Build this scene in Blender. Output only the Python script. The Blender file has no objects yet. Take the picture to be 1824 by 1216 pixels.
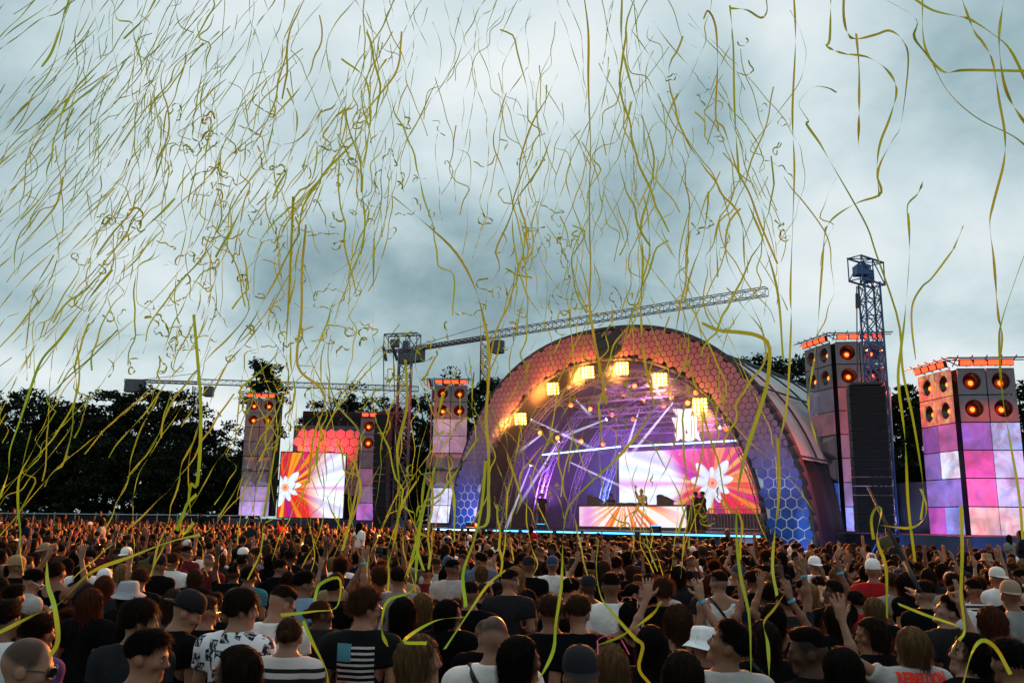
import bpy, bmesh, math, random
import numpy as np
from mathutils import Vector, Matrix, Euler

# ------------------------------------------------------------------ camera
FPX, CAMH = 1550.0, 2.3
PITCH, ROLL = math.radians(11.66), math.radians(0.75)
SC = bpy.context.scene
COL = SC.collection
cam_data = bpy.data.cameras.new('camera')
cam = bpy.data.objects.new('camera', cam_data)
COL.objects.link(cam)
cam_data.sensor_fit = 'HORIZONTAL'
cam_data.sensor_width = 36.0
cam_data.lens = 36.0 * FPX / 1824.0
cam_data.clip_start, cam_data.clip_end = 0.1, 3000.0
_up = Vector((0, -math.sin(PITCH), math.cos(PITCH)))
_fw = Vector((0, math.cos(PITCH), math.sin(PITCH)))
_rt = Vector((1, 0, 0))
cr, sr = math.cos(ROLL), math.sin(ROLL)
R_ = _rt * cr + _up * sr
U_ = -_rt * sr + _up * cr
cam.matrix_world = Matrix(((R_.x, U_.x, -_fw.x, 0), (R_.y, U_.y, -_fw.y, 0), (R_.z, U_.z, -_fw.z, CAMH), (0, 0, 0, 1)))
SC.camera = cam
SC.view_settings.view_transform = 'Standard'
SC.view_settings.look = 'None'
SC.view_settings.exposure = 0.0
SC.view_settings.gamma = 1.0
SC.cycles.max_bounces = 6
SC.cycles.diffuse_bounces = 2
SC.cycles.glossy_bounces = 2
SC.cycles.transmission_bounces = 3
SC.cycles.transparent_max_bounces = 6
SC.cycles.volume_bounces = 0
SC.cycles.volume_step_rate = 4.0
SC.cycles.use_denoising = True
SC.cycles.use_adaptive_sampling = True
SC.cycles.adaptive_threshold = 0.02
SC.cycles.sample_clamp_indirect = 3.0
SC.cycles.caustics_reflective = False
SC.cycles.caustics_refractive = False


def ray(px, py):
    u, v = (px - 912) / FPX, (608 - py) / FPX
    return R_ * u + U_ * v + _fw


def at(px, py, Y):
    d = ray(px, py)
    return Vector((0, 0, CAMH)) + d * (Y / d.y)


def proj(p):
    q = Vector(p) - Vector((0, 0, CAMH))
    d = q.dot(_fw)
    return 912 + FPX * q.dot(R_) / d, 608 - FPX * q.dot(U_) / d


def ground_z(y):
    return 0.012 * max(0.0, y - 25.0)


# ------------------------------------------------------------------ sky and sun
world = bpy.data.worlds.new('World')
SC.world = world
world.use_nodes = True


class NT:
    """small helper for node trees"""
    def __init__(s, tree):
        s.t = tree
        s.t.nodes.clear()

    def n(s, typ, **kw):
        nd = s.t.nodes.new(typ)
        for k, v in kw.items():
            if k == 'inp':
                for kk, vv in v.items():
                    if isinstance(vv, bpy.types.NodeSocket):
                        s.t.links.new(vv, nd.inputs[kk])
                    else:
                        nd.inputs[kk].default_value = vv
            else:
                setattr(nd, k, v)
        return nd

    def math(s, op, a, b=0.0, c=0.0, clamp=False):
        nd = s.n('ShaderNodeMath', operation=op, use_clamp=clamp)
        for i, v in enumerate((a, b, c)):
            if isinstance(v, bpy.types.NodeSocket):
                s.t.links.new(v, nd.inputs[i])
            else:
                nd.inputs[i].default_value = v
        return nd.outputs[0]

    def ramp(s, fac, stops):
        nd = s.n('ShaderNodeValToRGB')
        e = nd.color_ramp.elements
        while len(e) > 1:
            e.remove(e[0])
        e[0].position = stops[0][0]
        e[0].color = tuple(stops[0][1]) + (1,)
        for p, c in stops[1:]:
            x = e.new(p)
            x.color = tuple(c) + (1,)
        s.t.links.new(fac, nd.inputs[0])
        return nd.outputs[0]

    def mix(s, fac, a, b, mode='MIX'):
        nd = s.n('ShaderNodeMix', data_type='RGBA', blend_type=mode)
        for i, v in ((0, fac), (6, a), (7, b)):
            if isinstance(v, bpy.types.NodeSocket):
                s.t.links.new(v, nd.inputs[i])
            else:
                if i and len(v) == 3:
                    v = tuple(v) + (1,)
                nd.inputs[i].default_value = v
        return nd.outputs[2]

    def link(s, a, b):
        s.t.links.new(a, b)


SUN_EL, SUN_AZ = math.radians(58), math.radians(-20)
w = NT(world.node_tree)
tc = w.n('ShaderNodeTexCoord')
sep = w.n('ShaderNodeSeparateXYZ', inp={0: tc.outputs['Generated']})
zz = w.math('ADD', w.math('MAXIMUM', sep.outputs[2], 0.0), 0.42)
cmb = w.n('ShaderNodeCombineXYZ', inp={0: w.math('DIVIDE', sep.outputs[0], zz), 1: w.math('DIVIDE', sep.outputs[1], zz), 2: 0.35})
n1 = w.n('ShaderNodeTexNoise', inp={'Vector': cmb.outputs[0], 'Scale': 1.5, 'Detail': 5.0, 'Roughness': 0.5, 'Distortion': 0.35})
n2 = w.n('ShaderNodeTexNoise', inp={'Vector': cmb.outputs[0], 'Scale': 3.1, 'Detail': 7.0, 'Roughness': 0.55, 'Distortion': 0.3})
f = w.math('ADD', w.math('MULTIPLY', n1.outputs[0], 0.50), w.math('MULTIPLY', n2.outputs[0], 0.50))
# cloud bank shapes that the picture shows: heavy grey cloud over the arch, bright gaps up on one side; lens vignette painted as darker top corners
for (px, py, rad, amt) in ((1185, 205, .085, -.085), (985, 395, .13, -.09), (830, 470, .13, -.075), (520, 560, .15, -.06), (1240, 330, .10, -.05), (640, 330, .14, -.05),
                           (340, 300, .17, .06), (860, 200, .11, .06), (640, 190, .13, .05), (1500, 240, .2, .03), (1700, 560, .12, .04), (240, 470, .14, .03), (60, 80, .13, -.06), (1790, 40, .14, -.08)):
    d0 = ray(px, py).normalized()
    dist = w.n('ShaderNodeVectorMath', operation='DISTANCE', inp={0: tc.outputs['Generated'], 1: tuple(d0)})
    g = w.n('ShaderNodeMapRange', interpolation_type='SMOOTHERSTEP', inp={0: dist.outputs['Value'], 1: 0.0, 2: rad * 1.6, 3: amt, 4: 0.0})
    f = w.math('ADD', f, g.outputs[0])
cl = w.ramp(f, [(0.25, (.15, .24, .275)), (0.35, (.22, .335, .375)), (0.43, (.36, .50, .54)), (0.505, (.53, .665, .70)), (0.585, (.69, .80, .83)), (0.70, (.90, .94, .95))])
sky = w.n('ShaderNodeTexSky', sky_type='NISHITA', sun_disc=False, sun_elevation=SUN_EL, sun_rotation=SUN_AZ, air_density=1.5, dust_density=3.0)
skyd = w.mix(1.0, sky.outputs[0], (.09, .09, .09), 'MULTIPLY')
tot = w.mix(0.94, skyd, cl)
bg = w.n('ShaderNodeBackground', inp={0: tot, 1: 1.0})
w.link(bg.outputs[0], w.n('ShaderNodeOutputWorld').inputs[0])

sun_d = bpy.data.lights.new('sun', 'SUN')
sun_d.energy = 0.5
sun_d.angle = math.radians(25)
sun_d.color = (1.0, .95, .88)
sun = bpy.data.objects.new('sun', sun_d)
COL.objects.link(sun)
sdir = Vector((math.sin(SUN_AZ) * math.cos(SUN_EL), math.cos(SUN_AZ) * math.cos(SUN_EL), math.sin(SUN_EL)))
sun.rotation_euler = sdir.to_track_quat('Z', 'Y').to_euler()

# ------------------------------------------------------------------ helpers
RNG = random.Random(7)
NPR = np.random.default_rng(11)


def tag(o, label=None, cat=None, group=None, kind=None):
    for k, v in (('label', label), ('category', cat), ('group', group), ('kind', kind)):
        if v:
            o[k] = v
    return o


def empty(name, loc=(0, 0, 0), rz=0.0, label=None, cat=None, group=None):
    o = bpy.data.objects.new(name, None)
    o.empty_display_size = 0.2
    o.location = loc
    o.rotation_euler = (0, 0, rz)
    COL.objects.link(o)
    return tag(o, label, cat, group)


def link_obj(name, me, parent=None, loc=None, color=None):
    o = bpy.data.objects.new(name, me)
    COL.objects.link(o)
    if parent:
        o.parent = parent
    if loc is not None:
        o.location = loc
    if color is not None:
        o.color = tuple(color) + (1,)
    return o


def np_mesh(name, V, Fq, smooth=True, mats=(), midx=None):
    """V (n,3), Fq (m,k) all faces with k corners"""
    V = np.asarray(V, np.float32)
    Fq = np.asarray(Fq, np.int32)
    me = bpy.data.meshes.new(name)
    me.vertices.add(len(V))
    me.vertices.foreach_set('co', V.ravel())
    k = Fq.shape[1]
    me.loops.add(Fq.size)
    me.loops.foreach_set('vertex_index', Fq.ravel())
    me.polygons.add(len(Fq))
    me.polygons.foreach_set('loop_start', np.arange(0, Fq.size, k, dtype=np.int32))
    if midx is not None:
        me.polygons.foreach_set('material_index', np.asarray(midx, np.int32))
    me.polygons.foreach_set('use_smooth', np.full(len(Fq), smooth))
    me.update(calc_edges=True)
    for m in mats:
        me.materials.append(m)
    return me


class MB:
    """collects boxes, bars and plates into one mesh"""
    def __init__(s):
        s.v, s.f, s.m = [], [], []
        s.cur = 0

    def raw(s, V, Fc):
        b = len(s.v)
        s.v += [tuple(x) for x in V]
        s.f += [tuple(i + b for i in q) for q in Fc]
        s.m += [s.cur] * len(Fc)
        return s

    def box(s, c, d, rz=0.0):
        x, y, z = d[0] / 2, d[1] / 2, d[2] / 2
        V = []
        cc, ss = math.cos(rz), math.sin(rz)
        for a in ((-x, -y, -z), (x, -y, -z), (x, y, -z), (-x, y, -z), (-x, -y, z), (x, -y, z), (x, y, z), (-x, y, z)):
            V.append((c[0] + a[0] * cc - a[1] * ss, c[1] + a[0] * ss + a[1] * cc, c[2] + a[2]))
        return s.raw(V, ((0, 3, 2, 1), (4, 5, 6, 7), (0, 1, 5, 4), (1, 2, 6, 5), (2, 3, 7, 6), (3, 0, 4, 7)))

    def bar(s, p, q, r, n=4, r2=None, cap=True):
        p, q = Vector(p), Vector(q)
        d = q - p
        if d.length < 1e-6:
            return s
        d.normalize()
        a = d.orthogonal().normalized()
        b = d.cross(a)
        r2 = r if r2 is None else r2
        V, Fc = [], []
        for i in range(n):
            t = 2 * math.pi * (i + .5) / n
            V.append(p + (a * math.cos(t) + b * math.sin(t)) * r)
        for i in range(n):
            t = 2 * math.pi * (i + .5) / n
            V.append(q + (a * math.cos(t) + b * math.sin(t)) * r2)
        for i in range(n):
            j = (i + 1) % n
            Fc.append((i, j, n + j, n + i))
        if cap:
            Fc.append(tuple(reversed(range(n))))
            Fc.append(tuple(range(n, 2 * n)))
        return s.raw(V, Fc)

    def path(s, pts, r, n=5):
        for a, b in zip(pts[:-1], pts[1:]):
            s.bar(a, b, r, n)
        return s

    def prism(s, poly, f0, f1):
        """poly list of 2D; f0,f1 map (a,b)->3D for the back and front"""
        n = len(poly)
        V = [f0(*p) for p in poly] + [f1(*p) for p in poly]
        Fc = [tuple(range(n)), tuple(reversed(range(n, 2 * n)))]
        for i in range(n):
            j = (i + 1) % n
            Fc.append((i, i + n, j + n, j))
        return s.raw(V, Fc)

    def lathe(s, prof, n=20, c=(0, 0, 0), axis='z'):
        V, Fc = [], []
        for (r, h) in prof:
            for i in range(n):
                t = 2 * math.pi * i / n
                a, b = r * math.cos(t), r * math.sin(t)
                V.append((c[0] + a, c[1] + b, c[2] + h) if axis == 'z' else (c[0] + a, c[1] + h, c[2] + b))
        for k in range(len(prof) - 1):
            for i in range(n):
                j = (i + 1) % n
                Fc.append((k * n + i, k * n + j, (k + 1) * n + j, (k + 1) * n + i))
        return s.raw(V, Fc)

    def mesh(s, name, *mats, smooth=False, fix=True):
        me = bpy.data.meshes.new(name)
        me.from_pydata(s.v, [], s.f)
        for m in mats:
            me.materials.append(m)
        if len(mats) > 1:
            me.polygons.foreach_set('material_index', s.m)
        if fix:
            bm = bmesh.new()
            bm.from_mesh(me)
            bmesh.ops.recalc_face_normals(bm, faces=bm.faces)
            bm.to_mesh(me)
            bm.free()
        if smooth:
            me.polygons.foreach_set('use_smooth', [True] * len(me.polygons))
        return me

    def build(s, name, mats, parent=None, smooth=False, loc=None, fix=True):
        if not isinstance(mats, (tuple, list)):
            mats = (mats,)
        return link_obj(name, s.mesh(name, *mats, smooth=smooth, fix=fix), parent, loc)


def bevel(o, wdt=0.01, seg=1):
    bm = bmesh.new()
    bm.from_mesh(o.data)
    bmesh.ops.bevel(bm, geom=list(bm.edges), offset=wdt, segments=seg, affect='EDGES', profile=0.6)
    bm.to_mesh(o.data)
    bm.free()
    return o


MATS = {}


def mat(name, col=(.5, .5, .5), rough=.8, noise=0.0, nscale=4.0, metal=0.0, emis=None, es=0.0, objcol=False, bump=0.0, bscale=None, spec=0.3, sheen=0.0):
    m = bpy.data.materials.new(name)
    m.use_nodes = True
    t = NT(m.node_tree)
    p = t.n('ShaderNodeBsdfPrincipled', inp={'Roughness': rough, 'Metallic': metal, 'Specular IOR Level': spec})
    t.link(p.outputs[0], t.n('ShaderNodeOutputMaterial').inputs[0])
    base = None
    if objcol:
        base = t.n('ShaderNodeObjectInfo').outputs['Color']
    co = t.n('ShaderNodeTexCoord').outputs['Object']
    if noise > 0:
        nz = t.n('ShaderNodeTexNoise', inp={'Vector': co, 'Scale': nscale, 'Detail': 5.0, 'Roughness': .6})
        k = t.n('ShaderNodeMapRange', inp={0: nz.outputs[0], 1: .25, 2: .75, 3: 1 - noise, 4: 1 + noise})
        kk = t.n('ShaderNodeCombineXYZ', inp={0: k.outputs[0], 1: k.outputs[0], 2: k.outputs[0]})
        base = t.mix(1.0, base if base else col, kk.outputs[0], 'MULTIPLY')
    if base is not None:
        t.link(base, p.inputs['Base Color'])
    else:
        p.inputs['Base Color'].default_value = tuple(col) + (1,)
    if emis is not None:
        p.inputs['Emission Color'].default_value = tuple(emis) + (1,)
        p.inputs['Emission Strength'].default_value = es
    if bump > 0:
        nb = t.n('ShaderNodeTexNoise', inp={'Vector': co, 'Scale': bscale or nscale * 3, 'Detail': 4.0})
        b = t.n('ShaderNodeBump', inp={'Strength': bump, 'Distance': .05, 'Height': nb.outputs[0]})
        t.link(b.outputs[0], p.inputs['Normal'])
    if sheen:
        p.inputs['Sheen Weight'].default_value = sheen
        p.inputs['Sheen Roughness'].default_value = .5
    MATS[name] = m
    return m


def emit(name, col, s):
    m = bpy.data.materials.new(name)
    m.use_nodes = True
    t = NT(m.node_tree)
    e = t.n('ShaderNodeEmission', inp={0: tuple(col) + (1,), 1: s})
    t.link(e.outputs[0], t.n('ShaderNodeOutputMaterial').inputs[0])
    MATS[name] = m
    return m


M = MATS
mat('black_metal', (.02, .02, .022), .5, .3, 3.0, spec=.4)
mat('black_cloth', (.012, .012, .014), .95, .35, 1.2, bump=.3, bscale=3)
mat('steel', (.30, .31, .33), .4, .2, 3.0, metal=.8)
mat('truss_dark', (.05, .05, .06), .5, .3, 2.0, metal=.3)
mat('crane_grey', (.09, .09, .10), .6, .3, .4)
mat('crane_red', (.10, .04, .035), .6, .3, .4)
mat('plate', (.20, .175, .185), .55, .22, 1.6, bump=.12, bscale=5)
mat('plate_grey', (.16, .16, .165), .6, .35, 2.2, bump=.25, bscale=5)
mat('cone_black', (.012, .012, .012), .22, spec=.6)
mat('canvas', (.42, .45, .46), .75, .15, .8, bump=.35, bscale=.7)
mat('arch_back', (.05, .045, .055), .9, .25, 1.0)
mat('podium', (.035, .045, .07), .55, .3, .8)
mat('deck', (.02, .02, .024), .35, .3, 2.0)
mat('vault', (.028, .024, .042), .8, .3, 1.0)
mat('stage_truss', (.34, .33, .38), .35, .1, 2.0, metal=.5)
emit('led_red', (1.0, .05, .016), 4.2)
emit('lamp_core', (1.0, .16, .02), 6.0)
emit('lamp_rim', (1.0, .035, .008), .45)
emit('blinder_bulb', (1.0, .48, .05), 20.0)
emit('red_dot', (1.0, .10, .02), 9.0)
emit('white_dot', (.85, .85, 1.0), 8.0)
emit('led_blue', (.06, .40, 1.0), 7.0)
emit('led_white', (.35, .68, 1.0), 6.0)


def spot(name, loc, target, energy, color, size_deg, blend=.6, radius=.15, parent=None):
    d = bpy.data.lights.new(name, 'SPOT')
    d.energy, d.color = energy, color
    d.spot_size, d.spot_blend, d.shadow_soft_size = math.radians(size_deg), blend, radius
    o = bpy.data.objects.new(name, d)
    COL.objects.link(o)
    o.location = loc
    o.rotation_euler = (Vector(target) - Vector(loc)).to_track_quat('-Z', 'Y').to_euler()
    return o


def point(name, loc, energy, color, radius=.15):
    d = bpy.data.lights.new(name, 'POINT')
    d.energy, d.color, d.shadow_soft_size = energy, color, radius
    o = bpy.data.objects.new(name, d)
    COL.objects.link(o)
    o.location = loc
    return o


def area(name, loc, target, energy, color, sx, sy, spread=180):
    d = bpy.data.lights.new(name, 'AREA')
    d.energy, d.color, d.shape, d.size, d.size_y = energy, color, 'RECTANGLE', sx, sy
    d.spread = math.radians(spread)
    o = bpy.data.objects.new(name, d)
    COL.objects.link(o)
    o.location = loc
    o.rotation_euler = (Vector(target) - Vector(loc)).to_track_quat('-Z', 'Y').to_euler()
    return o


# ------------------------------------------------------------------ ground
mat('turf', (.035, .04, .022), .95, .45, .6, bump=.4, bscale=9)
ys = [-60, -20, 0, 10, 20, 25, 30, 40, 60, 90, 150, 300, 900, 2200]
V, Fq = [], []
for i, y in enumerate(ys):
    for j, x in enumerate((-2200, -300, -80, -20, 20, 80, 300, 2200)):
        V.append((x, y, min(ground_z(y), .9)))
for i in range(len(ys) - 1):
    for j in range(7):
        a = i * 8 + j
        Fq.append((a, a + 1, a + 9, a + 8))
g = link_obj('ground', np_mesh('ground', V, Fq, False, (M['turf'],)))
tag(g, 'dark trodden grass field under the crowd', None, None, 'structure')

# ------------------------------------------------------------------ stage frame
OX, OY, YAW = 4.21, 40.0, math.radians(-40)
SU = Vector((math.cos(YAW), math.sin(YAW), 0))
SB = Vector((-math.sin(YAW), math.cos(YAW), 0))
SO = Vector((OX, OY, 0))


def S(u, v, z):
    return SO + SU * u + SB * v + Vector((0, 0, z))


def sat(px, py, v):
    d = ray(px, py)
    c = Vector((0, 0, CAMH))
    t = ((SO + SB * v) - c).dot(SB) / d.dot(SB)
    return c + d * t


def loc_s(p):
    q = Vector(p) - SO
    return Vector((q.dot(SU), q.dot(SB), p[2]))


AO = (9.695, 11.19, 2.28)
AI = (7.84, 9.74, 2.24)


def sup(t, P):
    a, b, e = P
    c, s = math.cos(t), math.sin(t)
    return (a * math.copysign(abs(c) ** (2 / e), c), b * abs(s) ** (2 / e))


def inside(x, z, P, m=0.0):
    a, b, e = P
    return (abs(x) / (a + m)) ** e + (max(z, 0) / (b + m)) ** e < 1


# printed cloth of the arch: blue with white lines low down, salmon with dark lines high up
def arch_mat(name, stops):
    m = bpy.data.materials.new(name)
    m.use_nodes = True
    t = NT(m.node_tree)
    p = t.n('ShaderNodeBsdfPrincipled', inp={'Roughness': .6, 'Specular IOR Level': .25})
    t.link(p.outputs[0], t.n('ShaderNodeOutputMaterial').inputs[0])
    pos = t.n('ShaderNodeNewGeometry').outputs['Position']
    z = t.n('ShaderNodeSeparateXYZ', inp={0: pos}).outputs[2]
    nz = t.n('ShaderNodeTexNoise', inp={'Vector': pos, 'Scale': .7, 'Detail': 4.0})
    f = t.math('ADD', t.math('DIVIDE', z, 12.0), t.math('MULTIPLY', t.math('SUBTRACT', nz.outputs[0], .5), .05))
    c = t.ramp(f, stops)
    fine = t.n('ShaderNodeTexNoise', inp={'Vector': pos, 'Scale': 3.0, 'Detail': 5.0})
    k = t.n('ShaderNodeMapRange', inp={0: fine.outputs[0], 1: .3, 2: .7, 3: .86, 4: 1.12})
    kk = t.n('ShaderNodeCombineXYZ', inp={0: k.outputs[0], 1: k.outputs[0], 2: k.outputs[0]})
    t.link(t.mix(1.0, c, kk.outputs[0], 'MULTIPLY'), p.inputs['Base Color'])
    MATS[name] = m


arch_mat('hex_print', [(.0, (.015, .07, .42)), (.2, (.02, .10, .46)), (.34, (.10, .11, .42)), (.46, (.30, .19, .36)), (.60, (.38, .19, .25)), (.8, (.43, .155, .16)), (1.0, (.43, .15, .155))])
arch_mat('hex_line', [(.0, (.86, .90, .95)), (.30, (.82, .84, .92)), (.38, (.45, .38, .55)), (.46, (.28, .17, .33)), (.58, (.20, .09, .12)), (.70, (.06, .015, .02)), (1.0, (.04, .01, .014))])

HEX_LOW, HEX_TOP = (0.45, 0.040), (0.30, 0.030)      # the print is coarser on the legs than on the crown


def hex_pts(r):
    return [(r * math.cos(math.radians(90 + 60 * k)), r * math.sin(math.radians(90 + 60 * k))) for k in range(6)]


def hex_mesh(pts, depth, m, name='hexagon_panel'):
    # domed little tile: bevelled edge, face a little proud
    b = MB()
    n = len(pts)
    V = [(x, 0, z) for x, z in pts] + [(x * .985, -depth * .7, z * .985) for x, z in pts] + [(x * .93, -depth, z * .93) for x, z in pts]
    Fc = []
    for k in range(2):
        for i in range(n):
            j = (i + 1) % n
            Fc.append((k * n + i, k * n + j, (k + 1) * n + j, (k + 1) * n + i))
    Fc.append(tuple(range(2 * n, 3 * n)))
    b.raw(V, Fc)
    return b.mesh(name, m)


arch = empty('arched_stage_roof', SO, YAW, 'huge arched stage roof clad in a honeycomb print, salmon above and blue at its feet', 'stage roof')
# backing sheet carrying the line print
N = 96
V, Fq = [], []
for i in range(N + 1):
    t = math.pi * i / N
    xo, zo = sup(t, AO)
    xi, zi = sup(t, AI)
    for k in range(5):
        f_ = k / 4
        V.append((xi + (xo - xi) * f_, 0.004 + .10 * (2 * f_ - 1) ** 4, zi + (zo - zi) * f_))
for i in range(N):
    for k in range(4):
        a = i * 5 + k
        Fq.append((a, a + 1, a + 6, a + 5))
link_obj('line_sheet', np_mesh('line_sheet', V, Fq, True, (M['hex_line'],)), arch)
fulls = {hw: hex_mesh(hex_pts((hw - hg) / math.sqrt(3)), .012, M['hex_print']) for hw, hg in (HEX_LOW, HEX_TOP)}
cells = []
for (hw, hg), za, zb_ in ((HEX_LOW, .4, 5.15), (HEX_TOP, 5.15 + .33, 11.2)):
    row, z = 0, za
    while z < zb_:
        off = (row % 2) * hw / 2
        for i in range(-40, 41):
            x = i * hw + off
            if inside(x, z, AO, -.05) and not inside(x, z, AI, .07):
                cells.append((x, z, hw, hg))
        row += 1
        z += hw * math.sqrt(3) / 2
rest = MB()
order = sorted(cells, key=lambda c: (S(c[0], 0, c[1]) - Vector((0, 0, CAMH))).length / c[2])
n_hex = 0
for (x, z, hw, hg) in order:
    clip = False
    q = []
    for (a, b) in hex_pts((hw - hg) / math.sqrt(3)):
        f_ = 1.0
        while f_ > .1 and not (inside(x + a * f_, z + b * f_, AO, -.03) and not inside(x + a * f_, z + b * f_, AI, .04)):
            f_ -= .06
            clip = True
        q.append((a * f_, b * f_))
    if z > 1.2 and n_hex < 300:
        link_obj('hexagon_panel', hex_mesh(q, .012, M['hex_print']) if clip else fulls[hw], arch, (x, 0, z))
        n_hex += 1
    else:
        nq = len(q)
        rest.raw([(x + a, -.012, z + b) for a, b in q] + [(x + a, 0.03, z + b) for a, b in q], [tuple(range(nq))] + [(i, (i + 1) % nq, nq + (i + 1) % nq, nq + i) for i in range(nq)])
r_ = rest.build('hexagon_panels', M['hex_print'], arch)
r_['kind'] = 'stuff'
# rims
for nm, P, rad, yy in (('outer_rim', AO, .13, .10), ('inner_rim', AI, .09, .06)):
    b = MB()
    b.path([(sup(math.pi * i / 64, P)[0], yy, sup(math.pi * i / 64, P)[1]) for i in range(65)], rad, 6)
    b.build(nm, M['arch_back'], arch, True)


def sweep(P, v0, v1, t0, t1, nt, nv, sc=lambda v: 1.0, fold=lambda t, v: 0.0):
    V, Fq = [], []
    for j in range(nv + 1):
        v = v0 + (v1 - v0) * j / nv
        for i in range(nt + 1):
            t = t0 + (t1 - t0) * i / nt
            x, zz_ = sup(t, P)
            k = sc(v) + fold(t, v)
            V.append((x * k, v, zz_ * k))
    for j in range(nv):
        for i in range(nt):
            a = j * (nt + 1) + i
            Fq.append((a, a + 1, a + nt + 2, a + nt + 1))
    return V, Fq


V, Fq = sweep(AO, .12, .75, 0, math.pi, 96, 2)
link_obj('rim_wall', np_mesh('rim_wall', V, Fq, True, (M['arch_back'],)), arch)
tz = math.asin((5.1 / AO[1]) ** (AO[2] / 2))
V, Fq = sweep(AO, .76, 12.0, tz, math.pi - tz, 72, 44, lambda v: .975 - .0018 * v, lambda t, v: -.008 * abs(math.sin(v * 1.05)) + .0015 * math.sin(13 * t + 2 * v))
link_obj('roof_canvas', np_mesh('roof_canvas', V, Fq, True, (M['canvas'],)), arch)
b = MB()
for v in (.9, 3.0, 6.0, 9.0, 11.9):
    k = .985 - .0018 * v
    b.path([(sup(tz + (math.pi - 2 * tz) * i / 40, AO)[0] * k, v, sup(tz + (math.pi - 2 * tz) * i / 40, AO)[1] * k) for i in range(41)], .05, 5)
for tt in (tz, tz + .35, tz + .75, math.pi - tz):
    x, zz_ = sup(tt, AO)
    b.bar((x * .985, .8, zz_ * .985), (x * .965, 12, zz_ * .965), .05, 5)
b.build('canvas_rib', M['truss_dark'], arch)
for s0, s1 in ((0, tz), (math.pi - tz, math.pi)):
    V, Fq = sweep(AO, .76, 12.0, s0, s1, 8, 30, lambda v: .96, lambda t, v: .006 * math.sin(v * 5))
    link_obj('side_drape', np_mesh('side_drape', V, Fq, True, (M['black_cloth'],)), arch)
V, Fq = sweep(AI, .08, 11.6, 0.0, math.pi, 120, 30, lambda v: 1.0 - .004 * v, lambda t, v: .012 * abs(math.sin(v * 1.9)) + .003 * math.sin(t * 40 + v))
link_obj('vault_lining', np_mesh('vault_lining', V, Fq, True, (M['vault'],)), arch)
V = [(sup(math.pi * i / 40, AI)[0], 11.6, sup(math.pi * i / 40, AI)[1]) for i in range(41)]
bk = MB()
bk.raw(V, [tuple(range(41))])
bk.build('back_drape', M['vault'], arch)


def truss_line(b, p, q, w=.3, r=.02, seg=.45):
    p, q = Vector(p), Vector(q)
    d = q - p
    L = d.length
    d.normalize()
    a = d.cross(Vector((0, 0, 1)))
    if a.length < .1:
        a = Vector((1, 0, 0))
    a.normalize()
    c = d.cross(a)
    n = max(2, int(L / seg))
    cs = [a * w / 2 + c * w / 2, -a * w / 2 + c * w / 2, -a * w / 2 - c * w / 2, a * w / 2 - c * w / 2]
    for o in cs:
        b.bar(p + o, q + o, r, 4)
    for i in range(n):
        u0, u1 = p + d * (L * i / n), p + d * (L * (i + 1) / n)
        for k in range(4):
            o0, o1 = cs[k], cs[(k + 1) % 4]
            if i % 2:
                o0, o1 = o1, o0
            b.bar(u0 + o0, u1 + o1, r * .6, 3, cap=False)
            b.bar(u0 + cs[k], u0 + cs[(k + 1) % 4], r * .6, 3, cap=False)
    return b


for v in (1.3, 4.2, 7.2, 10.2):
    b = MB()
    P = (AI[0] - .55, AI[1] - .55, AI[2])
    pts = [Vector((sup(math.pi * i / 22, P)[0], v, sup(math.pi * i / 22, P)[1])) for i in range(23)]
    for p_, q_ in zip(pts[:-1], pts[1:]):
        truss_line(b, p_, q_, .34, .024, .5)
    b.build('arched_truss', M['stage_truss'], arch)
for (v, zh, hw) in ((2.4, 8.3, 5.0), (4.4, 7.9, 5.2), (6.4, 7.6, 5.2), (8.6, 7.3, 5.0)):
    b = MB()
    truss_line(b, (-hw, v, zh), (hw, v, zh), .3, .022, .4)
    b.build('lighting_truss', M['stage_truss'], arch)
for (u, zh) in ((-4.5, 8.6), (-1.5, 9.0), (1.5, 9.0), (4.5, 8.4)):
    b = MB()
    truss_line(b, (u, 1.4, zh), (u, 10.5, zh - .6), .28, .02, .4)
    b.build('lighting_truss', M['stage_truss'], arch)
# emblem of dark curved bands at the crown
emb_px = [[(284, 415), (440, 340), (470, 300), (540, 370), (560, 430), (520, 500), (310, 640), (300, 560)],
          [(320, 640), (560, 500), (690, 400), (800, 300), (860, 215), (930, 200), (990, 270), (1005, 340), (975, 420), (880, 520), (770, 630), (640, 720), (380, 830), (340, 760)],
          [(370, 850), (640, 745), (790, 640), (840, 605), (905, 625), (965, 680), (980, 705), (870, 800), (740, 890), (600, 950), (430, 1005), (370, 950)],
          [(450, 1015), (640, 960), (800, 880), (980, 725), (1020, 735), (960, 850), (860, 950), (780, 1000), (620, 1035), (500, 1030)]]
for poly in emb_px:
    pl = [loc_s(sat(1040 + x / 15.2, 570 + y / 15.2, -.08)) for x, y in poly]
    b = MB()
    b.prism([(p.x, p.z) for p in pl], lambda x, z: (x, -.03, z), lambda x, z: (x, -.11, z))
    b.build('emblem_band', M['black_metal'], arch)

# ------------------------------------------------------------------ platform
plat = empty('stage_platform', SO, YAW, 'black stage platform with glowing blue strip along its front edge', 'stage')
b = MB()
b.box((-1.0, 5.3, 1.87), (18.3, 13.5, .16))
b.build('deck', M['deck'], plat)
b = MB()
b.box((-1.0, 5.35, .95), (18.2, 13.3, 1.66))
b.build('skirt', M['podium'], plat)
b = MB()
for (u0, u1) in ((-10.1, -6.2), (-5.7, 2.55), (2.9, 8.1)):
    o = MB().box(((u0 + u1) / 2, -1.49, 1.86), (u1 - u0, .05, .055)).build('light_strip', M['led_white' if u0 < -6 else 'led_blue'], plat)
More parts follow.
